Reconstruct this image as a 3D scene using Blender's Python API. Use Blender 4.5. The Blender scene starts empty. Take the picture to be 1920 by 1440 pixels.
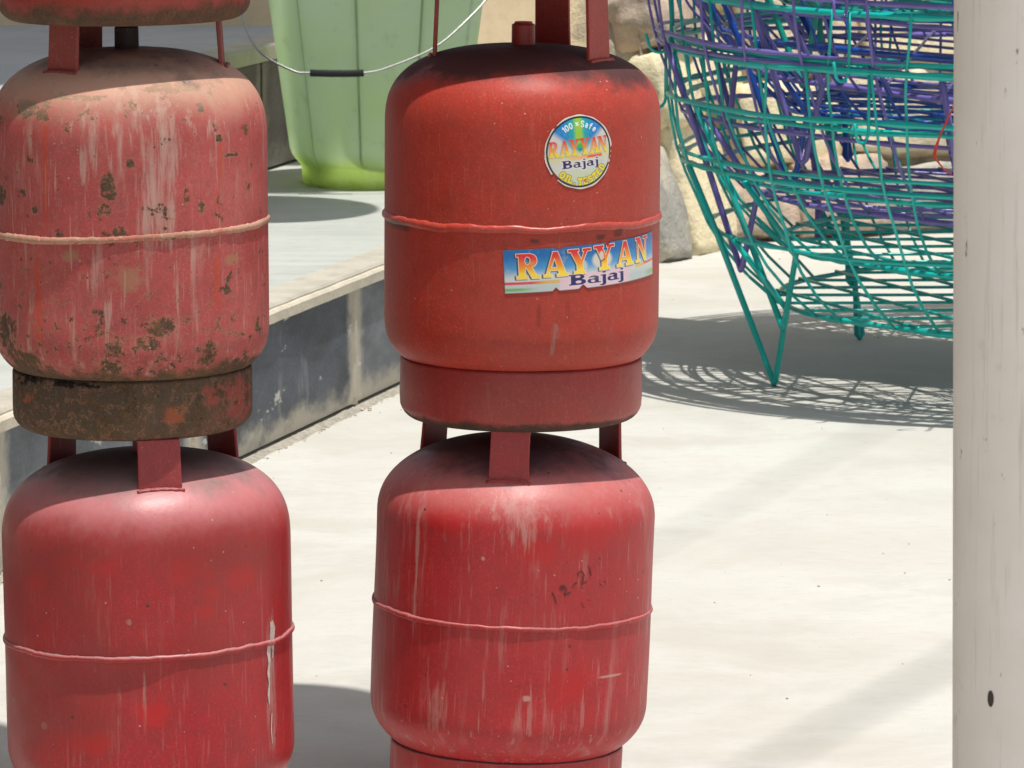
import bpy, bmesh, math, random
import numpy as np
from mathutils import Vector, Matrix, noise as mnoise

random.seed(7)
R_ = math.radians
sc = bpy.context.scene
col = sc.collection

# ------------------------------------------------------------------ camera
cam_d = bpy.data.cameras.new('camera')
cam_d.sensor_width = 36.0
cam_d.lens = 180.0
cam_d.clip_end = 1000.0
cam_d.dof.use_dof = True
cam_d.dof.focus_distance = 5.65
cam_d.dof.aperture_fstop = 48.0
cam = bpy.data.objects.new('camera', cam_d)
cam.location = (0.0, 0.0, 1.28)
cam.rotation_euler = (R_(90 - 8.25), 0.0, 0.0)
col.objects.link(cam)
sc.camera = cam

# ------------------------------------------------------------------ daylight
SUN_EL, SUN_AZ = 79.5, 34.0           # height, and angle to the right of the line back to the camera
sv = Vector((math.sin(R_(SUN_AZ)) * math.cos(R_(SUN_EL)), -math.cos(R_(SUN_AZ)) * math.cos(R_(SUN_EL)), math.sin(R_(SUN_EL))))
w = bpy.data.worlds.new('World')
sc.world = w
w.use_nodes = True
wn = w.node_tree
wn.nodes.clear()
sky = wn.nodes.new('ShaderNodeTexSky')
sky.sky_type = 'NISHITA'
sky.sun_disc = False
sky.air_density = 1.0
sky.dust_density = 2.5
sky.ozone_density = 1.0
sky.sun_elevation = R_(SUN_EL)
sky.sun_rotation = math.atan2(sv.x, sv.y)
bg = wn.nodes.new('ShaderNodeBackground')
bg.inputs['Strength'].default_value = 0.110
wo = wn.nodes.new('ShaderNodeOutputWorld')
hs = wn.nodes.new('ShaderNodeHueSaturation')          # hazy, bleached sky
hs.inputs['Saturation'].default_value = 0.45
wn.links.new(sky.outputs[0], hs.inputs['Color'])
wn.links.new(hs.outputs[0], bg.inputs[0])
wn.links.new(bg.outputs[0], wo.inputs[0])
sun_d = bpy.data.lights.new('sun', 'SUN')
sun_d.energy = 4.3
sun_d.angle = R_(0.53)
sun_d.color = (1.0, 0.965, 0.91)
sun = bpy.data.objects.new('sun', sun_d)
sun.rotation_euler = sv.to_track_quat('Z', 'Y').to_euler()
sun.location = (2, -2, 12)
col.objects.link(sun)
sc.view_settings.view_transform = 'Standard'
sc.view_settings.look = 'None'
sc.view_settings.gamma = 1.0
sc.view_settings.use_curve_mapping = False
sc.view_settings.exposure = 0.08
sc.cycles.max_bounces = 8
sc.cycles.sample_clamp_indirect = 6.0


# ------------------------------------------------------------------ object helpers
def tag(o, label=None, cat=None, group=None, kind=None):
    if label: o['label'] = label
    if cat: o['category'] = cat
    if group: o['group'] = group
    if kind: o['kind'] = kind
    return o

def empty(name, loc=(0, 0, 0), rot=(0, 0, 0)):
    o = bpy.data.objects.new(name, None)
    o.empty_display_size = 0.05
    o.location = loc
    o.rotation_euler = rot
    col.objects.link(o)
    return o

def obj(name, me, mat, parent=None, smooth=False, loc=None, rot=None):
    o = bpy.data.objects.new(name, me)
    col.objects.link(o)
    if parent is not None: o.parent = parent
    if mat is not None and len(me.materials) == 0: me.materials.append(mat)
    if smooth: me.polygons.foreach_set('use_smooth', [True] * len(me.polygons))
    if loc is not None: o.location = loc
    if rot is not None: o.rotation_euler = rot
    return o

def mesh(name, verts, faces):
    me = bpy.data.meshes.new(name)
    me.from_pydata([tuple(v) for v in verts], [], faces)
    me.update()
    return me

def box_mesh(name, x0, x1, y0, y1, z0, z1, bev=0.0, seg=2):
    bm = bmesh.new()
    vs = [bm.verts.new((x, y, z)) for z in (z0, z1) for y in (y0, y1) for x in (x0, x1)]
    for f in ((0, 2, 3, 1), (4, 5, 7, 6), (0, 1, 5, 4), (2, 6, 7, 3), (0, 4, 6, 2), (1, 3, 7, 5)):
        bm.faces.new([vs[i] for i in f])
    if bev: bmesh.ops.bevel(bm, geom=bm.edges[:], offset=bev, segments=seg, affect='EDGES', profile=0.5)
    bmesh.ops.recalc_face_normals(bm, faces=bm.faces[:])
    me = bpy.data.meshes.new(name)
    bm.to_mesh(me); bm.free()
    return me

def lathe(name, prof, seg=96, fn=None, close=False):
    """prof: list of (r, z); fn(phi, r, z, k) may return a changed (r, z)."""
    vs, fs = [], []
    n = len(prof)
    for j in range(seg):
        p = 2 * math.pi * j / seg
        for k, (r, z) in enumerate(prof):
            rr, zz = fn(p, r, z, k) if fn else (r, z)
            vs.append((rr * math.sin(p), -rr * math.cos(p), zz))
    m = n if close else n - 1
    for j in range(seg):
        a, b = j * n, ((j + 1) % seg) * n
        for k in range(m):
            k2 = (k + 1) % n
            fs.append((a + k, b + k, b + k2, a + k2))
    return mesh(name, vs, fs)

def tube(name, pts, r, seg=6, closed=False, caps=True):
    P = [Vector(p) for p in pts]
    n = len(P)
    vs, fs = [], []
    up = None
    for i in range(n):
        if closed: t = P[(i + 1) % n] - P[i - 1]
        else: t = P[min(i + 1, n - 1)] - P[max(i - 1, 0)]
        t.normalize()
        if up is None:
            up = Vector((0, 0, 1)) if abs(t.z) < 0.9 else Vector((1, 0, 0))
        s = t.cross(up).normalized()
        up = s.cross(t).normalized()
        rr = r[i] if isinstance(r, (list, tuple)) else r
        for k in range(seg):
            a = 2 * math.pi * k / seg
            vs.append(P[i] + (s * math.cos(a) + up * math.sin(a)) * rr)
    for i in range(n if closed else n - 1):
        a, b = i * seg, ((i + 1) % n) * seg
        for k in range(seg):
            fs.append((a + k, a + (k + 1) % seg, b + (k + 1) % seg, b + k))
    if caps and not closed:
        fs.append(tuple(range(seg - 1, -1, -1)))
        fs.append(tuple((n - 1) * seg + k for k in range(seg)))
    me = mesh(name, vs, fs)
    bm = bmesh.new(); bm.from_mesh(me)
    bmesh.ops.recalc_face_normals(bm, faces=bm.faces[:])
    bm.to_mesh(me); bm.free()
    return me

# ------------------------------------------------------------------ material helpers
class Mat:
    def __init__(self, name):
        self.m = bpy.data.materials.new(name)
        self.m.use_nodes = True
        self.t = self.m.node_tree
        self.t.nodes.clear()
        self.out = self.t.nodes.new('ShaderNodeOutputMaterial')
        self.tc = None
    def node(self, kind, **props):
        n = self.t.nodes.new(kind)
        for k, v in props.items(): setattr(n, k, v)
        return n
    def put(self, sock, v):
        if isinstance(v, bpy.types.NodeSocket): self.t.links.new(v, sock)
        elif v is not None:
            if sock.type == 'RGBA' and len(v) == 3: v = (*v, 1.0)
            sock.default_value = v
    def coord(self, which='Object'):
        if self.tc is None: self.tc = self.node('ShaderNodeTexCoord')
        return self.tc.outputs[which]
    def math(self, op, a, b=None, c=None, clamp=False):
        n = self.node('ShaderNodeMath', operation=op, use_clamp=clamp)
        self.put(n.inputs[0], a)
        if b is not None: self.put(n.inputs[1], b)
        if c is not None: self.put(n.inputs[2], c)
        return n.outputs[0]
    def vmul(self, v, s):
        n = self.node('ShaderNodeVectorMath', operation='MULTIPLY')
        self.put(n.inputs[0], v); n.inputs[1].default_value = s
        return n.outputs[0]
    def vadd(self, v, s):
        n = self.node('ShaderNodeVectorMath', operation='ADD')
        self.put(n.inputs[0], v); self.put(n.inputs[1], s)
        return n.outputs[0]
    def noise(self, vec, scale, detail=4.0, rough=0.55, dist=0.0):
        n = self.node('ShaderNodeTexNoise')
        self.put(n.inputs['Vector'], vec)
        n.inputs['Scale'].default_value = scale
        n.inputs['Detail'].default_value = detail
        n.inputs['Roughness'].default_value = rough
        n.inputs['Distortion'].default_value = dist
        return n.outputs['Fac']
    def voro(self, vec, scale, rnd=1.0):
        n = self.node('ShaderNodeTexVoronoi')
        self.put(n.inputs['Vector'], vec)
        n.inputs['Scale'].default_value = scale
        n.inputs['Randomness'].default_value = rnd
        return n.outputs['Distance']
    def step(self, v, lo, hi, a=0.0, b=1.0):
        n = self.node('ShaderNodeMapRange', interpolation_type='SMOOTHSTEP')
        self.put(n.inputs['Value'], v)
        n.inputs['From Min'].default_value = lo
        n.inputs['From Max'].default_value = hi
        n.inputs['To Min'].default_value = a
        n.inputs['To Max'].default_value = b
        return n.outputs['Result']
    def mix(self, f, a, b):
        n = self.node('ShaderNodeMix', data_type='RGBA')
        self.put(n.inputs[0], f); self.put(n.inputs[6], a); self.put(n.inputs[7], b)
        return n.outputs[2]
    def sep(self, v):
        n = self.node('ShaderNodeSeparateXYZ'); self.put(n.inputs[0], v)
        return n.outputs
    def bump(self, h, strength=0.3, dist=0.002, normal=None):
        n = self.node('ShaderNodeBump')
        n.inputs['Strength'].default_value = strength
        n.inputs['Distance'].default_value = dist
        self.put(n.inputs['Height'], h)
        if normal is not None: self.put(n.inputs['Normal'], normal)
        return n.outputs[0]
    def bsdf(self, color, rough=0.5, normal=None, metal=0.0, spec=0.5, coat=0.0):
        n = self.node('ShaderNodeBsdfPrincipled')
        self.put(n.inputs['Base Color'], color)
        self.put(n.inputs['Roughness'], rough)
        self.put(n.inputs['Metallic'], metal)
        self.put(n.inputs['Specular IOR Level'], spec)
        self.put(n.inputs['Coat Weight'], coat)
        if normal is not None: self.put(n.inputs['Normal'], normal)
        self.t.links.new(n.outputs[0], self.out.inputs[0])
        return n

# ---- painted steel of the cylinders
RUST = (0.105, 0.066, 0.042)
def paint_mat(name, base, base2, seed=0.0, streak=None, streak_th=(0.60, 0.75), streak_amt=0.5, rust=0.0, low=None,
              dust=None, dust_sheen_amt=0.6, grime_shade=None, patches=(), rough=0.42, chips=0.4, fade=None, dents=0.3, lowcol=RUST, spec=0.5):
    M = Mat(name)
    o = M.vadd(M.coord(), (seed, seed * 0.7, 0.0))
    xyz = M.sep(M.coord())
    z = xyz[2]
    phi = M.math('ARCTAN2', xyz[0], M.math('MULTIPLY', xyz[1], -1.0))
    big = M.noise(o, 9.0, 5, 0.6)
    fine = M.noise(o, 90.0, 4, 0.65)
    vfine = M.noise(o, 420.0, 3, 0.6)
    c = M.mix(M.step(big, 0.40, 0.66), base, base2)
    mid = M.noise(o, 26.0, 6, 0.7)
    c = M.mix(M.step(mid, 0.42, 0.72, 0.0, 0.45), c, (base[0] * 0.70, base[1] * 1.05 + 0.004, base[2] * 1.0 + 0.004))
    c = M.mix(M.step(fine, 0.42, 0.66, 0.0, 0.42), c, (base[0] * 0.66, base[1] * 0.95 + 0.004, base[2] * 0.9 + 0.003))
    c = M.mix(M.step(vfine, 0.53, 0.70, 0.0, 0.38), c, (base[0] * 1.35, base[1] * 2.0 + 0.05, base[2] * 2.0 + 0.05))
    c = M.mix(M.step(M.noise(M.vadd(o, (5, 3, 8)), 300.0, 4, 0.7), 0.52, 0.68, 0.0, 0.42), c, (base[0] * 0.62, base[1] * 0.8, base[2] * 0.8))
    faint = M.noise(M.vmul(o, (260.0, 260.0, 15.0)), 1.0, 4, 0.65)
    c = M.mix(M.step(faint, 0.60, 0.74, 0.0, 0.42), c, (base[0] * 1.2, base[1] * 2.0 + 0.10, base[2] * 2.0 + 0.09))
    # washed vertical streaks (rain runs down the wall of the cylinder)
    if streak:
        st = M.noise(M.vmul(o, (72.0, 72.0, 8.0)), 1.0, 5, 0.6)
        st2 = M.noise(M.vmul(o, (175.0, 175.0, 13.0)), 1.0, 3, 0.6)
        area = M.step(M.noise(M.vadd(o, (3.1, 5.2, 1.7)), 7.0, 3), 0.38, 0.62)
        area = M.step(area, 0.0, 1.0, 0.25, 1.0)
        f = M.math('MULTIPLY', M.step(st, *streak_th), area)
        f = M.math('MAXIMUM', f, M.math('MULTIPLY', M.step(st2, 0.60, 0.70), 0.75))
        c = M.mix(M.math('MULTIPLY', f, streak_amt), c, streak)
    height = M.math('MULTIPLY', fine, 0.35)
    # chosen marks: (kind colour, list of (phi deg, z, half width deg, half height, ragged))
    wob = M.noise(o, 44.0, 9, 0.80)
    wob_v = M.noise(M.vmul(o, (110.0, 110.0, 10.0)), 1.0, 8, 0.72)
    rustmask = None
    for colr, items, ragged, amt, vertical in patches:
        acc, rim = None, None
        wv = wob_v if vertical else wob
        rag = M.math('MULTIPLY', M.math('SUBTRACT', wv, 0.5), ragged)
        for (pd, zz, wd, hh) in items:
            if colr == 'rust': wd, hh = wd * 0.78, hh * 0.78
            a = M.math('MULTIPLY', M.math('SUBTRACT', phi, R_(pd)), 1.0 / R_(wd))
            b = M.math('MULTIPLY', M.math('SUBTRACT', z, zz), 1.0 / hh)
            d = M.math('POWER', M.math('ADD', M.math('POWER', M.math('ABSOLUTE', a), 3.0), M.math('POWER', M.math('ABSOLUTE', b), 3.0)), 1.0 / 3.0)
            dd = M.math('ADD', d, rag)
            k = M.step(dd, 1.15, 0.60) if vertical else (M.step(dd, 1.12, 0.92) if colr == 'rust' else M.step(dd, 1.35, 0.55))
            acc = k if acc is None else M.math('MAXIMUM', acc, k)
            if colr == 'rust':
                k2 = M.step(dd, 1.75, 1.05)
                rim = k2 if rim is None else M.math('MAXIMUM', rim, k2)
        if vertical:
            run = M.noise(M.vmul(o, (130.0, 130.0, 9.0)), 1.0, 6, 0.7)
            acc = M.math('MULTIPLY', acc, M.step(run, 0.36, 0.60))
        if colr == 'rust':
            rustmask = M.math('MULTIPLY', acc, M.step(M.noise(o, 120.0, 5, 0.7), 0.38, 0.50))
            c = M.mix(M.math('MULTIPLY', rim, M.step(wob, 0.40, 0.62, 0.0, 0.55)), c, (0.34, 0.19, 0.12))
        else:
            c = M.mix(M.math('MULTIPLY', acc, amt), c, colr)
    if fade:
        c = M.mix(M.step(M.noise(M.vadd(o, (9, 2, 4)), 4.0, 4), 0.35, 0.7, 0.0, fade[1]), c, fade[0])
    # rust: pits everywhere, a band low down
    if rust > 0:
        rn = M.noise(M.vadd(o, (1.3, 8.0, 2.2)), 34.0, 6, 0.72)
        f = M.step(rn, 0.71 - 0.19 * rust, 0.745 - 0.19 * rust)
        rustmask = f if rustmask is None else M.math('MAXIMUM', rustmask, f)
    if rust > 0.5:
        pn = M.noise(M.vadd(o, (7.3, 2.0, 5.2)), 95.0, 5, 0.7)
        thr = M.math('ADD', pn, M.step(z, 0.26, 0.08, 0.0, 0.075))
        f = M.math('MULTIPLY', M.step(thr, 0.655, 0.69), 0.85)
        rustmask = M.math('MAXIMUM', rustmask, f)
        c = M.mix(M.step(thr, 0.60, 0.66, 0.0, 0.45), c, (0.40, 0.20, 0.13))
    if low:
        zz = M.math('ADD', z, M.math('MULTIPLY', M.math('SUBTRACT', M.noise(o, 26.0, 5, 0.7), 0.5), low[2]))
        f = M.step(zz, low[1], low[0])
        rustmask = f if rustmask is None else M.math('MAXIMUM', rustmask, f)
    rgh = rough
    if rustmask is not None:
        rv = M.mix(M.step(M.noise(o, 48.0, 4, 0.7), 0.35, 0.7), lowcol, (lowcol[0] * 1.7, lowcol[1] * 1.55, lowcol[2] * 1.2))
        rv = M.mix(M.step(vfine, 0.35, 0.7, 0.0, 0.6), rv, (0.035, 0.022, 0.016))
        c = M.mix(rustmask, c, rv)
        rgh = M.step(rustmask, 0.0, 1.0, rough, 0.9)
        height = M.math('ADD', height, M.math('MULTIPLY', rustmask, M.math('SUBTRACT', M.math('MULTIPLY', vfine, 0.9), 0.75)))
    # dust and soot on the upper side, with dome sheen and shade painted in
    gn = M.sep(M.node('ShaderNodeNewGeometry').outputs['Normal'])[2]
    if dust:
        f = M.step(M.math('ADD', gn, M.math('ADD', M.math('MULTIPLY', M.math('SUBTRACT', fine, 0.5), 0.30), M.math('MULTIPLY', M.math('SUBTRACT', big, 0.5), 0.5))), 0.02, 0.85)
        f = M.math('MULTIPLY', f, dust_sheen_amt)
        c = M.mix(f, c, dust)
        rgh = M.math('MAXIMUM', rgh, M.math('MULTIPLY', f, 0.75))
    if grime_shade:
        f = M.step(M.math('ADD', gn, M.math('ADD', M.math('MULTIPLY', M.math('SUBTRACT', big, 0.5), 1.1), M.math('MULTIPLY', M.math('SUBTRACT', mid, 0.5), 0.5))), grime_shade[1], grime_shade[2])
        f = M.math('MULTIPLY', f, grime_shade[3])
        c = M.mix(f, c, M.mix(fine, grime_shade[0], tuple(x * 1.6 for x in grime_shade[0])))
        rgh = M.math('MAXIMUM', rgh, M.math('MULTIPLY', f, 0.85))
    # small chips and spatters
    ch = M.voro(o, 70.0)
    f = M.math('MULTIPLY', M.step(ch, 0.085, 0.055), M.step(M.noise(M.vadd(o, (4, 4, 4)), 21.0, 2), 0.50, 0.58))
    c = M.mix(M.math('MULTIPLY', f, chips), c, (0.50, 0.36, 0.28))
    ch2 = M.voro(M.vadd(o, (2.2, 1.1, 0.4)), 46.0)
    f2 = M.math('MULTIPLY', M.step(ch2, 0.10, 0.07), M.step(M.noise(M.vadd(o, (6, 1, 4)), 17.0, 2), 0.52, 0.60))
    c = M.mix(M.math('MULTIPLY', f2, chips), c, (0.05, 0.028, 0.022))
    height = M.math('ADD', height, M.math('MULTIPLY', vfine, 0.10))
    dent = M.noise(M.vadd(o, (2, 2, 2)), 8.0, 2, 0.5)
    nrm = M.bump(dent, dents, 0.012)
    nrm = M.bump(M.noise(o, 150.0, 3, 0.6), 0.25, 0.0008, nrm)
    nrm = M.bump(height, 0.55, 0.0014, nrm)
    M.bsdf(c, rgh, nrm, spec=spec)
    return M.m

def simple_mat(name, c1, c2, scale=20.0, rough=0.6, bump=0.2, bdist=0.002, streak=None, spec=0.4):
    M = Mat(name)
    o = M.coord()
    a = M.noise(o, scale, 6, 0.62)
    c = M.mix(M.step(a, 0.35, 0.68), c1, c2)
    b = M.noise(o, scale * 9, 4, 0.6)
    c = M.mix(M.step(b, 0.45, 0.75, 0.0, 0.35), c, tuple(x * 0.7 for x in c1))
    if streak:
        s = M.noise(M.vmul(o, streak[0]), 1.0, 5, 0.6)
        c = M.mix(M.step(s, streak[2], streak[3], 0.0, streak[4]), c, streak[1])
    h = M.math('ADD', M.math('MULTIPLY', a, 0.6), M.math('MULTIPLY', b, 0.4))
    M.bsdf(c, rough, M.bump(h, bump, bdist), spec=spec)
    return M.m

def ground_mat():
    M = Mat('sunlit_concrete')
    o = M.coord()
    base = (0.500, 0.490, 0.440)
    a = M.noise(o, 1.7, 6, 0.6)
    c = M.mix(M.step(a, 0.35, 0.65), base, (0.545, 0.540, 0.500))
    # trowel sweeps across the slab
    b = M.noise(M.vmul(o, (3.0, 16.0, 1.0)), 1.0, 7, 0.62)
    c = M.mix(M.step(b, 0.45, 0.75, 0.0, 0.30), c, (0.51, 0.49, 0.44))
    bb = M.noise(M.vmul(M.vadd(o, (3, 1, 0)), (2.0, 9.0, 1.0)), 1.0, 6, 0.62)
    c = M.mix(M.step(bb, 0.54, 0.76, 0.0, 0.22), c, (0.56, 0.50, 0.43))
    g = M.noise(M.vadd(o, (7, 3, 0)), 5.5, 6, 0.66)
    c = M.mix(M.step(g, 0.48, 0.74, 0.0, 0.65), c, (0.45, 0.44, 0.405))
    pk = M.noise(M.vmul(M.vadd(o, (11, 5, 0)), (5.0, 12.0, 1.0)), 1.0, 6, 0.7)
    c = M.mix(M.step(pk, 0.57, 0.74, 0.0, 0.38), c, (0.53, 0.455, 0.38))
    sd = M.noise(M.vmul(o, (30.0, 60.0, 1.0)), 1.0, 6, 0.72)
    c = M.mix(M.step(sd, 0.48, 0.70, 0.0, 0.42), c, (0.42, 0.41, 0.365))
    lg = M.noise(M.vadd(o, (2, 9, 0)), 2.6, 7, 0.68, 0.6)
    c = M.mix(M.step(lg, 0.47, 0.66, 0.0, 0.55), c, (0.44, 0.418, 0.362))
    f = M.noise(o, 210.0, 4, 0.65)
    c = M.mix(M.step(f, 0.45, 0.8, 0.0, 0.35), c, (0.47, 0.44, 0.39))
    sp = M.voro(o, 30.0)
    k = M.math('MULTIPLY', M.step(sp, 0.042, 0.022), M.step(M.noise(o, 9.0, 2), 0.52, 0.60))
    c = M.mix(M.math('MULTIPLY', k, 0.75), c, (0.20, 0.16, 0.12))
    h = M.math('ADD', M.math('MULTIPLY', b, 0.7), M.math('MULTIPLY', f, 0.3))
    M.bsdf(c, 0.85, M.bump(h, 0.35, 0.003), spec=0.25)
    return M.m

def slate_mat(name, base, seed=0.0, stain=0.55):
    """dark slate facing, cement dust along the edges, lime splashes"""
    M = Mat(name)
    o = M.vadd(M.coord(), (seed, 0.0, seed * 0.3))
    gx = M.coord('Generated')
    g = M.sep(gx)
    a = M.noise(M.vmul(o, (1.0, 0.4, 1.0)), 11.0, 6, 0.65)
    c = M.mix(M.step(a, 0.35, 0.68), base, tuple(x * 1.9 + 0.012 for x in base))
    st = M.noise(M.vmul(o, (46.0, 14.0, 6.0)), 1.0, 5, 0.65)
    c = M.mix(M.step(st, 0.60, 0.72, 0.0, 0.22), c, (0.40, 0.40, 0.39))
    rag = M.math('MULTIPLY', M.math('SUBTRACT', M.noise(o, 16.0, 6, 0.68), 0.5), 0.5)
    rag2 = M.math('MULTIPLY', M.math('SUBTRACT', M.noise(M.vmul(o, (26.0, 9.0, 14.0)), 1.0, 6, 0.68), 0.5), 0.6)
    lowd = M.step(M.math('ADD', g[2], rag2), 0.26, 0.02)
    c = M.mix(M.math('MULTIPLY', lowd, 0.85 if stain > 0.2 else 0.25), c, (0.46, 0.42, 0.34))
    ed = M.math('MINIMUM', g[1], M.math('SUBTRACT', 1.0, g[1]))
    edd = M.step(M.math('ADD', ed, M.math('MULTIPLY', rag, 0.20)), 0.055, 0.005)
    c = M.mix(M.math('MULTIPLY', edd, 0.8 if stain > 0.2 else 0.2), c, (0.52, 0.47, 0.38))
    sp = M.noise(M.vadd(M.vmul(o, (1.0, 0.34, 0.85)), (3.0, 0.0, 1.0)), 20.0, 6, 0.66)
    spl = M.math('MULTIPLY', M.step(sp, 0.615, 0.66), stain)
    c = M.mix(spl, c, (0.60, 0.58, 0.53))
    f = M.noise(o, 160.0, 4, 0.6)
    c = M.mix(M.step(f, 0.5, 0.8, 0.0, 0.3), c, (0.30, 0.29, 0.27))
    M.bsdf(c, 0.55, M.bump(M.math('ADD', M.math('MULTIPLY', f, 0.4), M.math('MULTIPLY', spl, 0.8)), 0.3, 0.0012), spec=0.4)
    return M.m

def enamel_mat(name, c1, c2):
    M = Mat(name)
    o = M.coord()
    a = M.noise(o, 14.0, 4, 0.6)
    c = M.mix(M.step(a, 0.35, 0.68), c1, c2)
    b = M.noise(o, 130.0, 3, 0.6)
    c = M.mix(M.step(b, 0.60, 0.82, 0.0, 0.35), c, tuple(x * 0.5 for x in c1))
    M.bsdf(c, 0.28, M.bump(b, 0.35, 0.0012), spec=0.6)
    return M.m

def bucket_mat(name, c1, c2, dirt=(0.30, 0.25, 0.08)):
    M = Mat(name)
    o = M.coord()
    z = M.sep(o)[2]
    a = M.noise(o, 9.0, 5, 0.6)
    c = M.mix(M.step(a, 0.35, 0.68), c1, c2)
    low = M.step(M.math('ADD', z, M.math('MULTIPLY', M.math('SUBTRACT', a, 0.5), 0.05)), 0.075, 0.035)
    c = M.mix(low, c, (0.62, 0.74, 0.34))
    d = M.noise(M.vadd(o, (2, 5, 1)), 17.0, 6, 0.7)
    c = M.mix(M.step(d, 0.55, 0.80, 0.0, 0.35), c, dirt)
    # groove shade painted as darker green lines; dirt round the foot
    xyz = M.sep(o)
    ph = M.math('ARCTAN2', xyz[0], M.math('MULTIPLY', xyz[1], -1.0))
    q = M.math('FRACT', M.math('ADD', M.math('MULTIPLY', ph, 10 / (2 * math.pi)), 10.26))
    e = M.math('MINIMUM', q, M.math('SUBTRACT', 1.0, q))
    gr = M.math('MULTIPLY', M.step(e, 0.026, 0.010), M.step(z, 0.03, 0.07))
    c = M.mix(M.math('MULTIPLY', gr, 0.55), c, (0.22, 0.34, 0.14))
    ft = M.step(M.math('ADD', z, M.math('MULTIPLY', M.math('SUBTRACT', d, 0.5), 0.03)), 0.024, 0.002)
    c = M.mix(M.math('MULTIPLY', ft, 0.7), c, (0.22, 0.25, 0.08))
    wsh = M.noise(M.vmul(o, (22.0, 22.0, 5.0)), 1.0, 5, 0.65)
    c = M.mix(M.step(wsh, 0.48, 0.70, 0.0, 0.22), c, (0.86, 0.90, 0.84))
    b = M.noise(o, 150.0, 3, 0.6)
    nrm = M.bump(b, 0.12, 0.001)
    p = M.node('ShaderNodeBsdfPrincipled')
    M.put(p.inputs['Base Color'], c); M.put(p.inputs['Roughness'], 0.42); M.put(p.inputs['Normal'], nrm)
    tr = M.node('ShaderNodeBsdfTranslucent')
    M.put(tr.inputs['Color'], c)
    mx = M.node('ShaderNodeMixShader')
    mx.inputs[0].default_value = 0.78
    M.t.links.new(p.outputs[0], mx.inputs[1]); M.t.links.new(tr.outputs[0], mx.inputs[2])
    M.t.links.new(mx.outputs[0], M.out.inputs[0])
    return M.m

def print_mat(name, rough=0.3):
    M = Mat(name)
    at = M.node('ShaderNodeAttribute', attribute_name='ink')
    o = M.coord()
    d = M.noise(o, 70.0, 5, 0.7)
    f = M.noise(o, 420.0, 3, 0.6)
    c = M.mix(M.step(d, 0.55, 0.78, 0.0, 0.45), at.outputs['Color'], (0.50, 0.45, 0.38))
    c = M.mix(M.step(f, 0.55, 0.8, 0.0, 0.25), c, (0.35, 0.30, 0.25))
    M.bsdf(c, rough, M.bump(d, 0.15, 0.0008), spec=0.45)
    return M.m

def flat_mat(name, c, rough=0.5, metal=0.0):
    M = Mat(name)
    n = M.noise(M.coord(), 60.0, 4, 0.6)
    cc = M.mix(n, c, tuple(x * 0.75 for x in c))
    M.bsdf(cc, rough, M.bump(n, 0.1, 0.001), metal=metal)
    return M.m

# ------------------------------------------------------------------ setting: ground
K0 = Vector((-0.270, 8.546, 0.0))             # a point on the foot of the step
KD = Vector((0.2718, 0.9624, 0.0))            # the step runs away from the viewer
KN = Vector((0.9624, -0.2718, 0.0))           # outward from the step face
def kp(t, n=0.0, z=0.0): return K0 + KD * t + KN * n + Vector((0, 0, z))

G = 120.0
ground = obj('ground', mesh('ground', [(-G, -G, 0), (G, -G, 0), (G, G, 0), (-G, G, 0)], [(0, 1, 2, 3)]), ground_mat())
tag(ground, 'pale sunlit concrete yard', kind='structure')

# ---- lower platform: floor sheet, core, cement edge strip, slate facing tiles
PZ = 0.225
M_floor = simple_mat('polished_floor', (0.475, 0.49, 0.455), (0.41, 0.425, 0.395), 4.0, 0.5, 0.15, 0.001,
                     streak=((3.0, 26.0, 1.0), (0.56, 0.57, 0.53), 0.45, 0.7, 0.5))
M_cement = simple_mat('cement', (0.47, 0.44, 0.365), (0.385, 0.36, 0.30), 14.0, 0.9, 0.5, 0.004)
M_lip = simple_mat('cement_lip', (0.60, 0.54, 0.43), (0.50, 0.45, 0.36), 25.0, 0.9, 0.6, 0.004)
M_joint = simple_mat('joint_cement', (0.53, 0.48, 0.385), (0.44, 0.40, 0.32), 30.0, 0.9, 0.8, 0.004)

def wavy_strip(name, t0, t1, n_in, n_out, z0, z1, mat, parent, wob=0.006, nseg=160, fn=None):
    """a bar along the step with an uneven inner edge and uneven thickness"""
    vs, fs = [], []
    for i in range(nseg + 1):
        t = t0 + (t1 - t0) * i / nseg
        a = mnoise.noise(Vector((t * 7.0, z1 * 9, 2.0))) * wob + mnoise.noise(Vector((t * 31.0, 3, z1))) * wob * 0.5
        b = mnoise.noise(Vector((t * 9.0, 8, z0 * 5))) * wob * 0.6 + mnoise.noise(Vector((t * 43.0, 1, z0))) * wob * 0.4
        c = mnoise.noise(Vector((t * 12.0, 5, 1))) * wob * 0.25
        for (n, z) in ((n_in + a, z0), (n_in + a, z1 + c), (n_out + b - 0.004, z1 + c), (n_out + b, z1 - 0.004 + c), (n_out + b, z0)):
            vs.append(kp(t, n, z))
    for i in range(nseg):
        p, q = i * 5, (i + 1) * 5
        for k in range(5):
            k2 = (k + 1) % 5
            fs.append((p + k, p + k2, q + k2, q + k))
    me = mesh(name, vs, fs)
    bm = bmesh.new(); bm.from_mesh(me); bmesh.ops.recalc_face_normals(bm, faces=bm.faces[:]); bm.to_mesh(me); bm.free()
    return obj(name, me, mat, parent, smooth=False)

def step_box(name, t0, t1, n0, n1, z0, z1, mat, parent, bev=0.0):
    """box in the step's own frame, placed in the world"""
    me = box_mesh(name, n0, n1, t0, t1, z0, z1, bev)
    o = obj(name, me, mat, parent)
    o.location = (K0.x, K0.y, 0.0)
    o.rotation_euler = (0, 0, math.atan2(KD.y, KD.x) - math.pi / 2)
    return o

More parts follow.
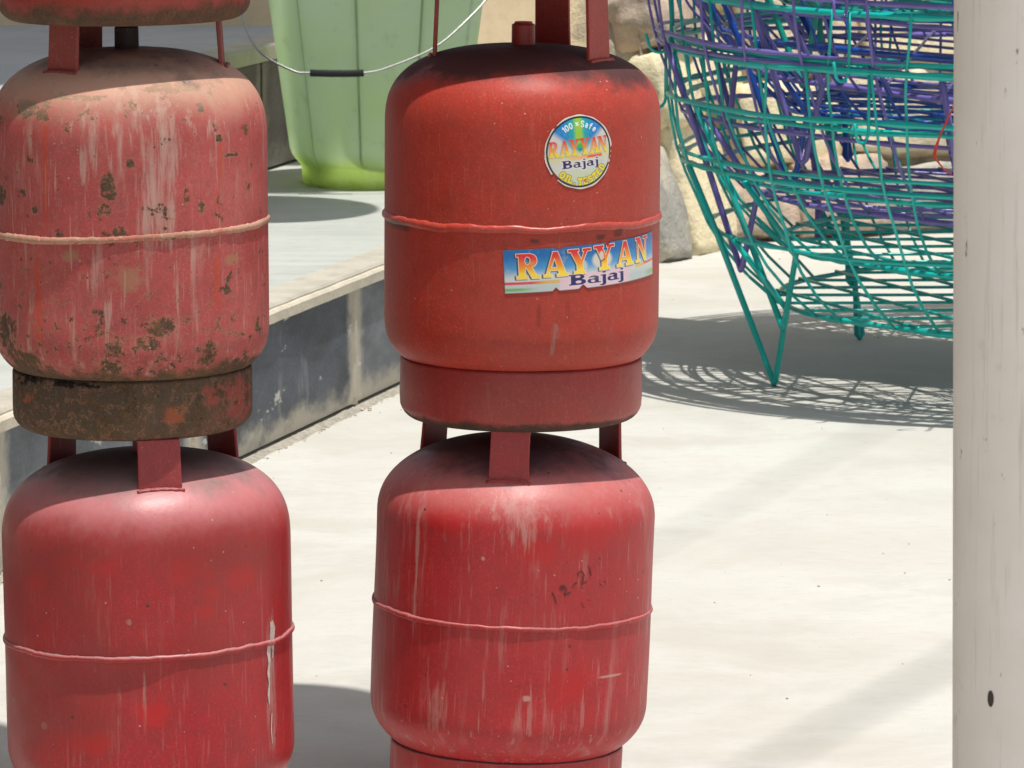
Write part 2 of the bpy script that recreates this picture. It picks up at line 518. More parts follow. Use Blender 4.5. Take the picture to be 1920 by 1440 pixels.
T0, T1 = -5.0, 1.88
plat = empty('platform', (K0.x, K0.y, 0))
plat.location = (0, 0, 0)
tag(plat, 'low stone platform with dark slate facing', kind='structure')
step_box('core', T0, 1.9, -3.0, -0.022, 0.0, PZ - 0.012, M_joint, plat)
fl = mesh('floor', [kp(T0, -3.0, PZ), kp(T0, -0.055, PZ), kp(1.9, -0.055, PZ), kp(1.9, -3.0, PZ),
                    kp(T0, -3.0, PZ - 0.011), kp(T0, -0.055, PZ - 0.011), kp(1.9, -0.055, PZ - 0.011), kp(1.9, -3.0, PZ - 0.011)],
          [(0, 1, 2, 3), (0, 4, 5, 1), (1, 5, 6, 2), (2, 6, 7, 3), (3, 7, 4, 0)])
obj('floor', fl, M_floor, plat)
wavy_strip('edge_strip', T0, T1, -0.070, -0.0010, PZ - 0.0115, PZ + 0.0025, M_cement, plat, 0.004, 260)
wavy_strip('cement_lip', T0, T1, -0.015, 0.0100, PZ - 0.0235, PZ - 0.0040, M_lip, plat, 0.004, 260)
# joint of tiles at t = tj
tj = [-3.95, -3.2, -2.45, -1.62, -0.80, 0.02, 0.80, 1.40, 1.89]
tile_seed = 0
for a, b in zip(tj[:-1], tj[1:]):
    g = 0.011
    m = slate_mat('slate_%d' % tile_seed, (0.105, 0.115, 0.130) if abs(a - 0.02) < 0.01 else (0.034, 0.041, 0.055) if abs(a + 0.80) < 0.01 else (0.060, 0.068, 0.080), tile_seed * 3.3, 0.75)
    tile_seed += 1
    step_box('tile', a + g, b - g, -0.0215, random.uniform(-0.0015, 0.0015), 0.006, PZ - 0.0245, m, plat, 0.002)
for t in tj[1:-1]:                              # cement squeezed out of each joint
    vs, fs = [], []
    ns = 14
    for i in range(ns + 1):
        z = 0.004 + (PZ - 0.030) * i / ns
        wl = 0.009 + 0.006 * mnoise.noise(Vector((z * 22, t, 0))) + 0.006 * (i / ns) ** 3
        wr = 0.010 + 0.006 * mnoise.noise(Vector((z * 25, t, 7)))
        nn = 0.0030 + 0.0015 * mnoise.noise(Vector((z * 30, t, 3)))
        for (dt, n) in ((-wl, -0.012), (-wl * 0.6, nn * 0.7), (0, nn), (wr * 0.6, nn * 0.7), (wr, -0.012)):
            vs.append(kp(t + dt, n, z))
    for i in range(ns):
        for k in range(4):
            fs.append((i * 5 + k, i * 5 + k + 1, i * 5 + 6 + k, i * 5 + 5 + k))
    obj('joint', mesh('joint', vs, fs), M_joint, plat, smooth=True)

# crumbled cement along the foot of the step
vs, fs = [], []
ico = [(0, 0, 1), (0.89, 0, 0.45), (0.28, 0.85, 0.45), (-0.72, 0.53, 0.45), (-0.72, -0.53, 0.45), (0.28, -0.85, 0.45),
       (0.72, 0.53, -0.45), (-0.28, 0.85, -0.45), (-0.89, 0, -0.45), (-0.28, -0.85, -0.45), (0.72, -0.53, -0.45), (0, 0, -1)]
icf = [(0, 1, 2), (0, 2, 3), (0, 3, 4), (0, 4, 5), (0, 5, 1), (1, 6, 2), (2, 7, 3), (3, 8, 4), (4, 9, 5), (5, 10, 1),
       (6, 7, 2), (7, 8, 3), (8, 9, 4), (9, 10, 5), (10, 6, 1), (11, 7, 6), (11, 8, 7), (11, 9, 8), (11, 10, 9), (11, 6, 10)]
def add_rock(p, s):
    b = len(vs)
    q = Vector((random.uniform(0.7, 1.4), random.uniform(0.7, 1.4), random.uniform(0.45, 0.9)))
    for v in ico:
        k = random.uniform(0.75, 1.2) * s
        vs.append((p[0] + v[0] * q.x * k, p[1] + v[1] * q.y * k, max(0.0005, p[2] + v[2] * q.z * k)))
    for f in icf: fs.append(tuple(b + i for i in f))
for i in range(3200):
    t = random.uniform(-1.9, 1.9)
    if mnoise.noise(Vector((t * 3.0, 1, 1))) < -0.35 and random.random() < 0.8: continue
    n = abs(random.gauss(0, 0.010)) + 0.006
    s = random.choice([0.0010, 0.0014, 0.0018, 0.0024, 0.0034]) * random.uniform(0.7, 1.2)
    p = kp(t, n, s * 0.3)
    add_rock(p, s)
for i in range(160):
    p = (random.uniform(-0.6, 1.2), random.uniform(5.6, 11.0), 0.0008)
    add_rock(p, random.choice([0.0008, 0.0012, 0.0018]))
crumbs = obj('cement_crumbs', mesh('cement_crumbs', vs, fs), simple_mat('crumb', (0.50, 0.46, 0.38), (0.36, 0.33, 0.27), 60.0, 0.95, 0.3), None)
tag(crumbs, 'crumbled cement along the foot of the dark step', 'rubble', kind='stuff')

# rough cement fillet between yard and step
vs, fs = [], []
NF = 520
for i in range(NF + 1):
    t = -2.0 + 3.9 * i / NF
    h = 0.0060 + 0.0050 * max(-0.5, mnoise.noise(Vector((t * 16, 3, 1)))) + 0.002 * mnoise.noise(Vector((t * 60, 3, 5)))
    wd_ = 0.024 + 0.012 * mnoise.noise(Vector((t * 7, 1, 8))) + 0.005 * mnoise.noise(Vector((t * 45, 1, 2)))
    for (n, z) in ((0.0035, -0.002), (0.0045, h * 0.3), (0.004 + wd_ * 0.35, max(0.001, h)), (0.004 + wd_ * 0.7, max(0.001, h * 0.6)), (0.006 + wd_, -0.002)):
        vs.append(kp(t + 0.003 * mnoise.noise(Vector((t * 90, n * 50, 0))), n, z))
for i in range(NF):
    for k in range(4):
        fs.append((i * 5 + k, i * 5 + k + 1, i * 5 + 6 + k, i * 5 + 5 + k))
obj('fillet', mesh('fillet', vs, fs), simple_mat('fillet_cement', (0.44, 0.40, 0.33), (0.30, 0.275, 0.23), 70.0, 0.95, 0.9, 0.006), plat)

# ---- second step behind, set back on the platform
K1 = Vector((-0.485, 10.29, 0.0))
def qp(t, n, z): return K1 + KD * t + KN * n + Vector((0, 0, z))
Z2 = 0.476
step2 = empty('upper_step')
tag(step2, 'second stone step in the shade behind the bucket', kind='structure')
def step2_box(name, t0, t1, n0, n1, z0, z1, mat, bev=0.0):
    me = box_mesh(name, n0, n1, t0, t1, z0, z1, bev)
    o = obj(name, me, mat, step2)
    o.location = (K1.x, K1.y, 0.0)
    o.rotation_euler = (0, 0, math.atan2(KD.y, KD.x) - math.pi / 2)
    return o
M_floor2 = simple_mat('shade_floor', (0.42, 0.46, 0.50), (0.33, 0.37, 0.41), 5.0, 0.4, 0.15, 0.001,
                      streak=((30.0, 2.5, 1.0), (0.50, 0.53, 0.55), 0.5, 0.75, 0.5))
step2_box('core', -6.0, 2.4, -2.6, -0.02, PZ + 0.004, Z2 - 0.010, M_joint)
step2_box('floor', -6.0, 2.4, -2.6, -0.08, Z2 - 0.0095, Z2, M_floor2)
step2_box('edge_strip', -6.0, 2.4, -0.0795, 0.004, Z2 - 0.030, Z2 + 0.002, M_cement, 0.004)
for k, (a, b) in enumerate(((-2.6, -1.75), (-1.75, -0.9), (-0.9, -0.06), (-0.06, 0.8), (0.8, 1.6))):
    step2_box('tile', a + 0.006, b - 0.006, -0.0195, 0.0, PZ + 0.006, Z2 - 0.0305,
              slate_mat('upper_slate_%d' % k, (0.022, 0.024, 0.027), 40 + k * 3.0, 0.05), 0.002)

# ---- plastered wall at the back
M_plaster = simple_mat('plaster', (0.66, 0.52, 0.34), (0.58, 0.45, 0.295), 6.0, 0.9, 0.4, 0.004)
pw = obj('plaster_wall', box_mesh('plaster_wall', -3.2, 0.12, 0.0, 0.22, -0.05, 1.6, 0.01), M_plaster)
pw.location = (0, 10.655, 0)
pw.rotation_euler = (R_(-20.8), 0, 0)
tag(pw, 'smooth beige plastered wall behind the green bucket', 'wall')

# ---- rubble wall: big stones smeared with cream lime, each its own piece, over a mortar bed that leans back
def stone_mat(name, cream, grey, seed, cover):
    M = Mat(name)
    o = M.vadd(M.coord(), (seed, seed, 0))
    a = M.noise(o, 6.0, 6, 0.65)
    c = M.mix(M.step(a, cover - 0.10, cover + 0.10), cream, grey)
    b = M.noise(o, 38.0, 6, 0.7)
    c = M.mix(M.step(b, 0.50, 0.74, 0.0, 0.6), c, tuple(x * 0.62 for x in grey))
    e = M.noise(M.vadd(o, (4, 1, 1)), 17.0, 4, 0.6)
    c = M.mix(M.step(e, 0.60, 0.76, 0.0, 0.6), c, (0.56, 0.42, 0.31))
    h = M.math('ADD', M.math('MULTIPLY', a, 0.5), M.math('MULTIPLY', b, 0.5))
    M.bsdf(c, 0.92, M.bump(h, 1.0, 0.016), spec=0.2)
    return M.m
CREAM = (0.80, 0.70, 0.47)
stone_mats = [stone_mat('lime_stone', CREAM, (0.56, 0.50, 0.37), 1.0, 0.66),
              stone_mat('pink_stone', (0.62, 0.47, 0.36), (0.42, 0.34, 0.27), 5.0, 0.50),
              stone_mat('grey_stone', (0.56, 0.52, 0.42), (0.34, 0.33, 0.30), 9.0, 0.48),
              stone_mat('lime_stone_worn', (0.76, 0.66, 0.47), (0.50, 0.42, 0.33), 14.0, 0.55)]
wall = empty('stone_wall', (0.30, 10.6, 0))
wall.location = (0, 0, 0)
tag(wall, 'rubble stone wall smeared with cream lime behind the wire baskets', 'wall')
# plan of the wall foot
WP = [Vector((0.05, 10.70, 0)), Vector((0.31, 10.60, 0)), Vector((0.46, 10.93, 0)), Vector((0.85, 11.12, 0)), Vector((1.5, 11.25, 0)), Vector((2.6, 11.4, 0))]
WL = [0.0]
for a, b in zip(WP[:-1], WP[1:]): WL.append(WL[-1] + (b - a).length)
def wall_pt(s, z, out=0.0):
    for i in range(len(WP) - 1):
        if s <= WL[i + 1] or i == len(WP) - 2:
            d = (WP[i + 1] - WP[i]).normalized()
            n = Vector((d.y, -d.x, 0))
            p = WP[i] + d * (s - WL[i]) + n * out
            back = 0.38 * z
            return Vector((p.x - 0.06 * back, p.y + back, z)), d, n
vs, fs = [], []
NS, NZ = 60, 24
for i in range(NS + 1):
    s = WL[-1] * i / NS
    for j in range(NZ + 1):
        z = 1.5 * j / NZ
        p, d, n = wall_pt(s, z, -0.034 + 0.014 * mnoise.noise(Vector((s * 6, z * 6, 2))))
        vs.append(p)
for i in range(NS):
    for j in range(NZ):
        a = i * (NZ + 1) + j
        fs.append((a, a + NZ + 1, a + NZ + 2, a + 1))
obj('mortar', mesh('mortar', vs, fs), stone_mat('mortar', (0.70, 0.60, 0.42), (0.44, 0.38, 0.29), 20.0, 0.52), wall, smooth=True)
def stone(s, z, w_, h_, dep, mi, seed, sharp=0.30):
    bm = bmesh.new()
    bmesh.ops.create_cube(bm, size=1.0)
    bmesh.ops.subdivide_edges(bm, edges=bm.edges[:], cuts=11, use_grid_fill=True)
    for v in bm.verts:
        q = v.co * 2.0
        m = max(abs(q.x), abs(q.y), abs(q.z))
        sph = q.normalized() * 1.12
        p = q.lerp(sph, sharp)
        k = 1 + 0.10 * mnoise.noise(p * 1.4 + Vector((seed, 0, 0))) + 0.05 * mnoise.noise(p * 3.5 + Vector((0, seed, 0))) + 0.035 * abs(mnoise.noise(p * 6.0 + Vector((seed, seed, 0)))) + 0.018 * mnoise.noise(p * 13.0 + Vector((0, 3, seed)))
        p = p * k
        v.co = Vector((p.x * w_ / 2, p.y * dep / 2, p.z * h_ / 2))
    me = bpy.data.meshes.new('stone')
    bm.to_mesh(me); bm.free()
    p, d, n = wall_pt(s, z)
    o = obj('stone', me, stone_mats[mi], wall, smooth=True)
    o.location = p - n * 0.045
    o.rotation_euler = (R_(random.uniform(-4, 4) - 18), R_(random.uniform(-5, 5)), math.atan2(d.y, d.x))
    return o
stones = [  # along wall, height, width, height, depth, material
    (0.265, 0.10, 0.15, 0.25, 0.13, 2), (0.46, 0.12, 0.27, 0.30, 0.14, 0), (0.34, 0.33, 0.20, 0.17, 0.13, 0), (0.53, 0.36, 0.24, 0.18, 0.15, 0),
    (0.36, 0.485, 0.25, 0.13, 0.13, 1), (0.60, 0.58, 0.26, 0.20, 0.12, 0), (0.62, 0.80, 0.26, 0.20, 0.12, 2),
    (0.68, 0.06, 0.20, 0.15, 0.15, 1), (0.88, 0.07, 0.24, 0.17, 0.18, 1), (1.11, 0.06, 0.24, 0.15, 0.16, 2), (1.36, 0.07, 0.28, 0.17, 0.18, 1),
    (1.64, 0.06, 0.28, 0.16, 0.16, 1), (1.94, 0.07, 0.30, 0.17, 0.16, 2), (2.25, 0.07, 0.3, 0.17, 0.16, 1),
    (0.76, 0.23, 0.26, 0.19, 0.15, 0), (1.03, 0.24, 0.30, 0.20, 0.16, 3), (1.36, 0.24, 0.34, 0.20, 0.16, 0), (1.70, 0.25, 0.34, 0.20, 0.15, 0), (2.06, 0.25, 0.36, 0.2, 0.15, 3),
    (0.80, 0.43, 0.28, 0.20, 0.14, 3), (1.10, 0.44, 0.30, 0.20, 0.15, 0), (1.43, 0.44, 0.34, 0.20, 0.15, 1), (1.78, 0.45, 0.34, 0.20, 0.15, 0), (2.13, 0.45, 0.34, 0.2, 0.15, 0),
    (0.88, 0.64, 0.34, 0.21, 0.15, 0), (1.23, 0.64, 0.34, 0.20, 0.14, 3), (1.58, 0.65, 0.34, 0.21, 0.15, 0), (1.94, 0.65, 0.34, 0.2, 0.15, 2),
    (0.95, 0.85, 0.34, 0.2, 0.15, 0), (1.3, 0.85, 0.34, 0.2, 0.15, 0), (1.65, 0.85, 0.34, 0.2, 0.15, 3), (2.0, 0.85, 0.34, 0.2, 0.15, 0)]
for k, (s, z, w_, h_, dp, mi) in enumerate(stones): stone(s + 0.04, z, w_, h_, dp, mi, k * 3.7)

# ------------------------------------------------------------------ what shades the place (above the frame)
M_sheet = simple_mat('awning_sheet', (0.20, 0.24, 0.30), (0.15, 0.18, 0.23), 3.0, 0.6, 0.2)
ap = [(0.10, 9.17), (0.10, 9.31), (-0.05, 9.31), (-0.05, 9.70), (0.06, 9.70), (0.06, 11.2), (-2.1, 11.2), (-2.1, 8.45), (-0.75, 8.45), (-0.12, 9.17)]  # unseen outline shaped for its shade; the notch lets sun into the bucket
aw = obj('awning', mesh('awning', [(x, y, 4.60) for x, y in ap] + [(x, y, 4.63) for x, y in ap],
                        [tuple(range(10)), tuple(range(19, 9, -1))] + [(k, (k + 1) % 10, 10 + (k + 1) % 10, 10 + k) for k in range(10)]), M_sheet)
tag(aw, 'unseen blue grey sheet awning over the platform, notched to let sun into the green bucket', 'awning')
sw = obj('sky_block_wall', box_mesh('sky_block_wall', -2.6, -2.2, 1.0, 8.4, 0.0, 5.2, 0.02), simple_mat('block_wall_paint', (0.16, 0.15, 0.14), (0.12, 0.115, 0.11), 2.0, 0.9))  # unseen wall added to dim the skylight from the left
tag(sw, 'unseen dark wall added left of the gas cylinders to block skylight', 'wall')
pr = obj('post_shade_roof', box_mesh('post_shade_roof', 0.36, 1.0, 3.15, 4.15, 4.20, 4.26), M_sheet)  # unseen sheet added to keep the sun off the post
tag(pr, 'unseen narrow sheet roof added to shade the white post in the foreground', 'roof')
for (x, y, dx, dy, z, r) in ((0.2055 + 1.056, 6.935 - 1.628, 0.529, 1.46, 11.0, 0.0050), (0.392 + 1.056, 5.755 - 1.628, 0.144, 0.325, 11.0, 0.0100)):
    d = Vector((dx, dy, 0)).normalized()
    c = Vector((x, y, z))
    cb = obj('overhead_cable', tube('overhead_cable', [c + d * k - Vector((0, 0, 0.0)) for k in range(-14, 15, 2)], r, 6), flat_mat('cable_black', (0.02, 0.02, 0.02)))
    tag(cb, 'thin black cable overhead whose shadow crosses the yard' if r < 0.007 else 'thicker black cable overhead near the white post', 'cable', 'cables overhead')

# ------------------------------------------------------------------ white post in the foreground
def post_mat():
    M = Mat('post_paint')
    o = M.coord()
    a = M.noise(o, 8.0, 5, 0.6)
    c = M.mix(M.step(a, 0.35, 0.7), (0.89, 0.83, 0.77), (0.84, 0.77, 0.70))
    st = M.noise(M.vmul(o, (150.0, 150.0, 7.0)), 1.0, 6, 0.68)
    c = M.mix(M.step(st, 0.54, 0.74, 0.0, 0.40), c, (0.46, 0.39, 0.33))
    d = M.noise(M.vmul(M.vadd(o, (1, 2, 3)), (90.0, 90.0, 26.0)), 1.0, 4, 0.6)
    c = M.mix(M.step(d, 0.66, 0.72, 0.0, 0.8), c, (0.16, 0.11, 0.09))
    e = M.noise(M.vadd(o, (3, 3, 3)), 30.0, 4, 0.6)
    c = M.mix(M.step(e, 0.62, 0.78, 0.0, 0.35), c, (0.48, 0.36, 0.29))
    M.bsdf(c, 0.6, M.bump(M.math('ADD', st, d), 0.2, 0.001), spec=0.35)
    return M.m
# stands 4.1 m from the camera
post = empty('post', (0.4290, 4.05, 0.0), (0, R_(-0.60), 0))
tag(post, 'weathered white painted round post at the right edge', 'post')
obj('shaft', lathe('shaft', [(0.07, 0.0), (0.07, 0.012), (0.069, 0.014)] + [(0.069, 0.02 + 4.17 * k / 30) for k in range(31)], 48), post_mat(), post, smooth=True)
obj('base_plate', box_mesh('base_plate', -0.10, 0.10, -0.10, 0.10, 0.0005, 0.010, 0.002), flat_mat('plate_paint', (0.45, 0.42, 0.40)), post)
bm_ = bmesh.new()
bmesh.ops.create_circle(bm_, cap_ends=True, segments=14, radius=1.0)
me_ = bpy.data.meshes.new('knot')
for v in bm_.verts:
    ph = R_(-38.9) + v.co.x * 0.0030 / 0.069
    zz = 0.448 + v.co.y * 0.0068
    v.co = Vector((0.0693 * math.sin(ph), -0.0693 * math.cos(ph), zz))
bm_.to_mesh(me_); bm_.free()
obj('chip', me_, flat_mat('chip_dark', (0.05, 0.035, 0.03)), post)

# ------------------------------------------------------------------ gas cylinders
def head_r(R, z, a, n): return R * max(0.0, 1 - min(1.0, (z / a)) ** n) ** (1.0 / n)
class Cyl:
    def __init__(self, R, zs, su, sd, at, nt, ab, nb, rr, rh):
        self.R, self.zs, self.su, self.sd, self.at, self.nt, self.ab, self.nb, self.rr, self.rh = R, zs, su, sd, at, nt, ab, nb, rr, rh
        self.top = zs + su + at
    def r(self, z):
        if z > self.zs + self.su: return head_r(self.R, z - self.zs - self.su, self.at, self.nt)
        if z < self.zs - self.sd: return head_r(self.R, self.zs - self.sd - z, self.ab, self.nb)
        return self.R
    def z_top_at(self, r):
        return self.zs + self.su + self.at * (1 - (r / self.R) ** self.nt) ** (1.0 / self.nt)
    def profile(self):
        p = []
        for k in range(27):
            t = math.pi / 2 * k / 26
            c, s = max(0.0, math.cos(t)), max(0.0, math.sin(t))
            p.append((self.R * s ** (2 / self.nb), self.zs - self.sd - self.ab * c ** (2 / self.nb)))
        for k in range(1, 12):
            p.append((self.R, self.zs - self.sd + (self.sd + self.su) * k / 12))
        for k in range(35):
            t = math.pi / 2 * k / 34
            c, s = max(0.0, math.cos(t)), max(0.0, math.sin(t))
            p.append((self.R * max(c, 0.0) ** (2 / self.nt), self.zs + self.su + self.at * s ** (2 / self.nt)))
        return p

def on_surface(C, ph, z, off):
    r = C.r(z) + off
    return Vector((r * math.sin(ph), -r * math.cos(ph), z))

def leg_mesh(C, phd, width, rl, ztop, lean=0.0, th=0.0045):
    """flat bar guard leg standing on the dome"""
    ph = R_(phd)
    n = Vector((math.sin(ph), -math.cos(ph), 0)); t = Vector((math.cos(ph), math.sin(ph), 0))
    bm = bmesh.new()
    rows = []
    zb = C.z_top_at(min(rl + 0.012, C.R * 0.985)) - 0.014
    for k in range(5):
        f = k / 4
        z = zb + (ztop - zb) * f
        out = rl + lean * (1 - f)
        ww = width / 2 * (1 + 0.10 * (1 - f) ** 3)
        rows.append([bm.verts.new(n * (out + a * th / 2) + t * (b * ww) + Vector((0, 0, z))) for (a, b) in ((1, -1), (1, 1), (-1, 1), (-1, -1))])
    for a, b in zip(rows[:-1], rows[1:]):
        for k in range(4): bm.faces.new((a[k], a[(k + 1) % 4], b[(k + 1) % 4], b[k]))
    bm.faces.new(rows[0][::-1]); bm.faces.new(rows[-1])
    bmesh.ops.recalc_face_normals(bm, faces=bm.faces[:])
    bmesh.ops.bevel(bm, geom=[e for e in bm.edges if not e.is_boundary], offset=0.0009, segments=1, affect='EDGES')
    me = bpy.data.meshes.new('guard_leg'); bm.to_mesh(me); bm.free()
    return me

def bead_mesh(C, th, seed, rough=1.0, slope=0.0):
    def fn(p, r, z, k):
        q = Vector((math.sin(p) * 9, math.cos(p) * 9, seed))
        q2 = Vector((math.sin(p) * 34, math.cos(p) * 34, seed + 4))
        q3 = Vector((math.sin(p) * 3, math.cos(p) * 3, seed + 9))
        dz = 0.0008 * mnoise.noise(q) + 0.0005 * rough * mnoise.noise(q2) + 0.0022 * mnoise.noise(q3) + C.R * math.tan(R_(slope)) * math.sin(p)
        kk = 1 + 0.14 * mnoise.noise(q * 1.7) + 0.14 * rough * mnoise.noise(q2 * 1.3) + 0.35 * mnoise.noise(q3 * 0.7)
        return C.R + (r - C.R) * kk, C.zs + (z - C.zs) * kk + dz
    prof = []
    for k in range(10):
        a = -math.pi * 0.62 + 2 * math.pi * 0.62 * k / 9
        prof.append((C.R - th * 0.20 + th * 0.95 * math.cos(a), C.zs + th * 1.15 * math.sin(a)))
    return lathe('weld_bead', prof, 300, fn)

def ring_mesh(C, z_top, seed):
    r, h = C.rr, 0.0
    prof = [(r - 0.001, z_top), (r + 0.0005, z_top - 0.004), (r + 0.0005, 0.026)]
    for k in range(1, 8):
        a = math.pi / 2 * k / 7
        prof.append((r - 0.019 + 0.0195 * math.cos(a), 0.020 - 0.020 * math.sin(a)))
    prof += [(0.088, 0.001), (0.088, 0.004), (r - 0.020, 0.0045)]
    for k in range(1, 5):
        a = math.pi / 2 * (1 - k / 4)
        prof.append((r - 0.020 + 0.0165 * math.cos(a), 0.022 - 0.0175 * math.sin(a)))
    prof += [(r - 0.004, z_top - 0.003)]
    def fn(p, rr, z, k):
        return rr + 0.0012 * mnoise.noise(Vector((math.sin(p) * 2, math.cos(p) * 2, seed + z * 14))), z
    return lathe('foot_ring', prof, 120, fn, close=True)

def make_cylinder(C, loc, tilt, label, mats, legs, leg_r, leg_top, leg_w, bead_th=0.0042, bead_rough=1.0, seed=0.0, boss=True, bead_tilt=0.0, dents=()):
    e = empty('gas_cylinder', loc, tilt)
    tag(e, label, 'gas cylinder', 'red gas cylinders stacked in two columns')
    def dented(p, r, z, k):
        if not dents or r < 0.02: return r, z
        d = 0.0009 * mnoise.noise(Vector((math.sin(p) * 2.2, math.cos(p) * 2.2, z * 9 + seed)))
        for (pd, zd, wp, wz, dep) in dents:
            dp = (math.degrees(p) - pd + 180) % 360 - 180
            d -= dep * math.exp(-(dp / wp) ** 2 - ((z - zd) / wz) ** 2)
        return r + d, z
    body = obj('body', lathe('body', C.profile(), 200, dented), mats['body'], e, smooth=True)
    obj('weld_bead', bead_mesh(C, bead_th, seed, bead_rough, bead_tilt), mats['bead'], e, smooth=True)
    zr = C.zs - C.sd - C.ab * max(0.0, 1 - (C.rr / C.R) ** C.nb) ** (1 / C.nb)
    rg = obj('foot_ring', ring_mesh(C, zr - 0.0012, seed), mats['ring'], e, smooth=True)
    for k, ph in enumerate(legs):
        obj('guard_leg', leg_mesh(C, ph, leg_w, leg_r[k] if isinstance(leg_r, (list, tuple)) else leg_r, leg_top, 0.004), mats['leg'], e)
        rl_ = leg_r[k] if isinstance(leg_r, (list, tuple)) else leg_r
        pts, rad = [], []
        for i in range(17):
            f = (i / 16 - 0.5) * leg_w * 1.12
            a_ = R_(ph)
            b_ = math.hypot(rl_ + 0.0085, f)
            q = Vector((math.sin(a_), -math.cos(a_), 0)) * (rl_ + 0.0082) + Vector((math.cos(a_), math.sin(a_), 0)) * f
            pts.append((q.x, q.y, C.z_top_at(min(b_, C.R * 0.98)) + 0.0004 * math.sin(i * 2.1 + seed)))
            rad.append(0.0023 + 0.0009 * mnoise.noise(Vector((i * 0.9, seed, ph))))
        obj('leg_weld', tube('leg_weld', pts, rad, 7), mats['leg'], e, smooth=True)
    if boss:
        zt = C.top
        pr_ = [(0.0, zt + 0.025), (0.0095, zt + 0.025), (0.0105, zt + 0.0225), (0.0118, zt + 0.0225), (0.0128, zt + 0.0215), (0.0130, zt - 0.004), (0.0150, zt - 0.006), (0.0165, zt - 0.010)]
        obj('valve_boss', lathe('valve_boss', pr_[::-1], 32), mats['boss'], e, smooth=False)
    return e

# --- the five paint jobs
RUSTP = [(-4, 0.272, 3.8, 0.0149), (-60, 0.258, 4.0, 0.0149), (17, 0.124, 6.1, 0.0115), (10, 0.109, 5.5, 0.0092), (-3, 0.105, 4.5, 0.0115), (-5, 0.083, 6.8, 0.0092),
         (-61, 0.114, 11.0, 0.0195), (-44, 0.351, 7.6, 0.0103), (-20, 0.364, 14.3, 0.0029), (25, 0.372, 17.4, 0.0046), (-6, 0.249, 3.0, 0.0080), (44, 0.319, 2.2, 0.0052),
         (35, 0.247, 1.9, 0.0069), (5, 0.298, 1.7, 0.0045), (38, 0.093, 3.7, 0.0149), (-38, 0.245, 2.6, 0.0057), (51, 0.3, 5.4, 0.0029), (37, 0.352, 1.7, 0.0046),
         (28, 0.261, 1.3, 0.008), (0, 0.226, 3.1, 0.0057), (-49, 0.086, 13.7, 0.0126), (59, 0.074, 13.0, 0.0092)]
TANP = [(4, 0.179, 4.5, 0.0138), (-21, 0.199, 3.4, 0.0057), (51, 0.191, 3.2, 0.0052)]
WHITEP = [(-11, 0.326, 3.2, 0.0345), (0, 0.344, 2.0, 0.0241), (20, 0.334, 3.4, 0.0403), (17, 0.277, 8.0, 0.0633), (-9, 0.185, 2.3, 0.0345), (-5, 0.139, 2.0, 0.0161), (-14, 0.294, 2.3, 0.0173), (8, 0.352, 2.3, 0.023)]
ORANGEP = [(45, 0.296, 2.2, 0.0287), (42, 0.256, 2.1, 0.0173), (42, 0.17, 2.1, 0.0316), (-32, 0.298, 2.1, 0.069), (-37, 0.148, 2.8, 0.0517)]
PALE = (0.50, 0.33, 0.27)
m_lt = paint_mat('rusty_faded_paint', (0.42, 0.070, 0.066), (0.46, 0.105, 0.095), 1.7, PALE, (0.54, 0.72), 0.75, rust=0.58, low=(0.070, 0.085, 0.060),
                 grime_shade=((0.155, 0.115, 0.105), 0.80, 1.06, 0.85), dust=(0.60, 0.40, 0.28), dust_sheen_amt=0.74, rough=0.6, chips=0.8, dents=0.5, spec=0.3,  # crown dirt is darkened to carry the dome shade as well
                 patches=[((0.50, 0.34, 0.28), WHITEP, 4.2, 0.62, True), ((0.48, 0.060, 0.028), ORANGEP, 1.6, 0.7, True),
                          ((0.34, 0.22, 0.11), TANP, 4.5, 0.5, False), ('rust', RUSTP, 5.0, 1.0, False)])
m_lt_ring = paint_mat('rusty_ring', (0.105, 0.060, 0.040), (0.15, 0.080, 0.050), 3.1, None, rust=0.9, rough=0.85, chips=0.3, spec=0.2,
                      patches=[((0.36, 0.10, 0.05), [(25, 0.030, 5.0, 0.009), (-58, 0.042, 7.0, 0.005)], 4.5, 0.85, False),
                               ((0.33, 0.075, 0.06), [(66, 0.036, 15.0, 0.020), (47, 0.045, 6.0, 0.010)], 4.5, 0.85, False),
                               ((0.012, 0.009, 0.008), [(-52, 0.0630, 10.0, 0.0035), (-30, 0.0615, 7.0, 0.003), (-14, 0.0605, 9.0, 0.003), (-68, 0.058, 10.0, 0.0045)], 5.0, 1.0, False)])
m_lt_bead = paint_mat('pale_bead', (0.50, 0.27, 0.19), (0.42, 0.12, 0.085), 4.1, None, rust=0.52, rough=0.7, chips=0.4, spec=0.25)
m_lt_leg = paint_mat('scuffed_leg', (0.30, 0.045, 0.036), (0.26, 0.05, 0.04), 6.1, None, rust=0.55, rough=0.6, chips=0.3)
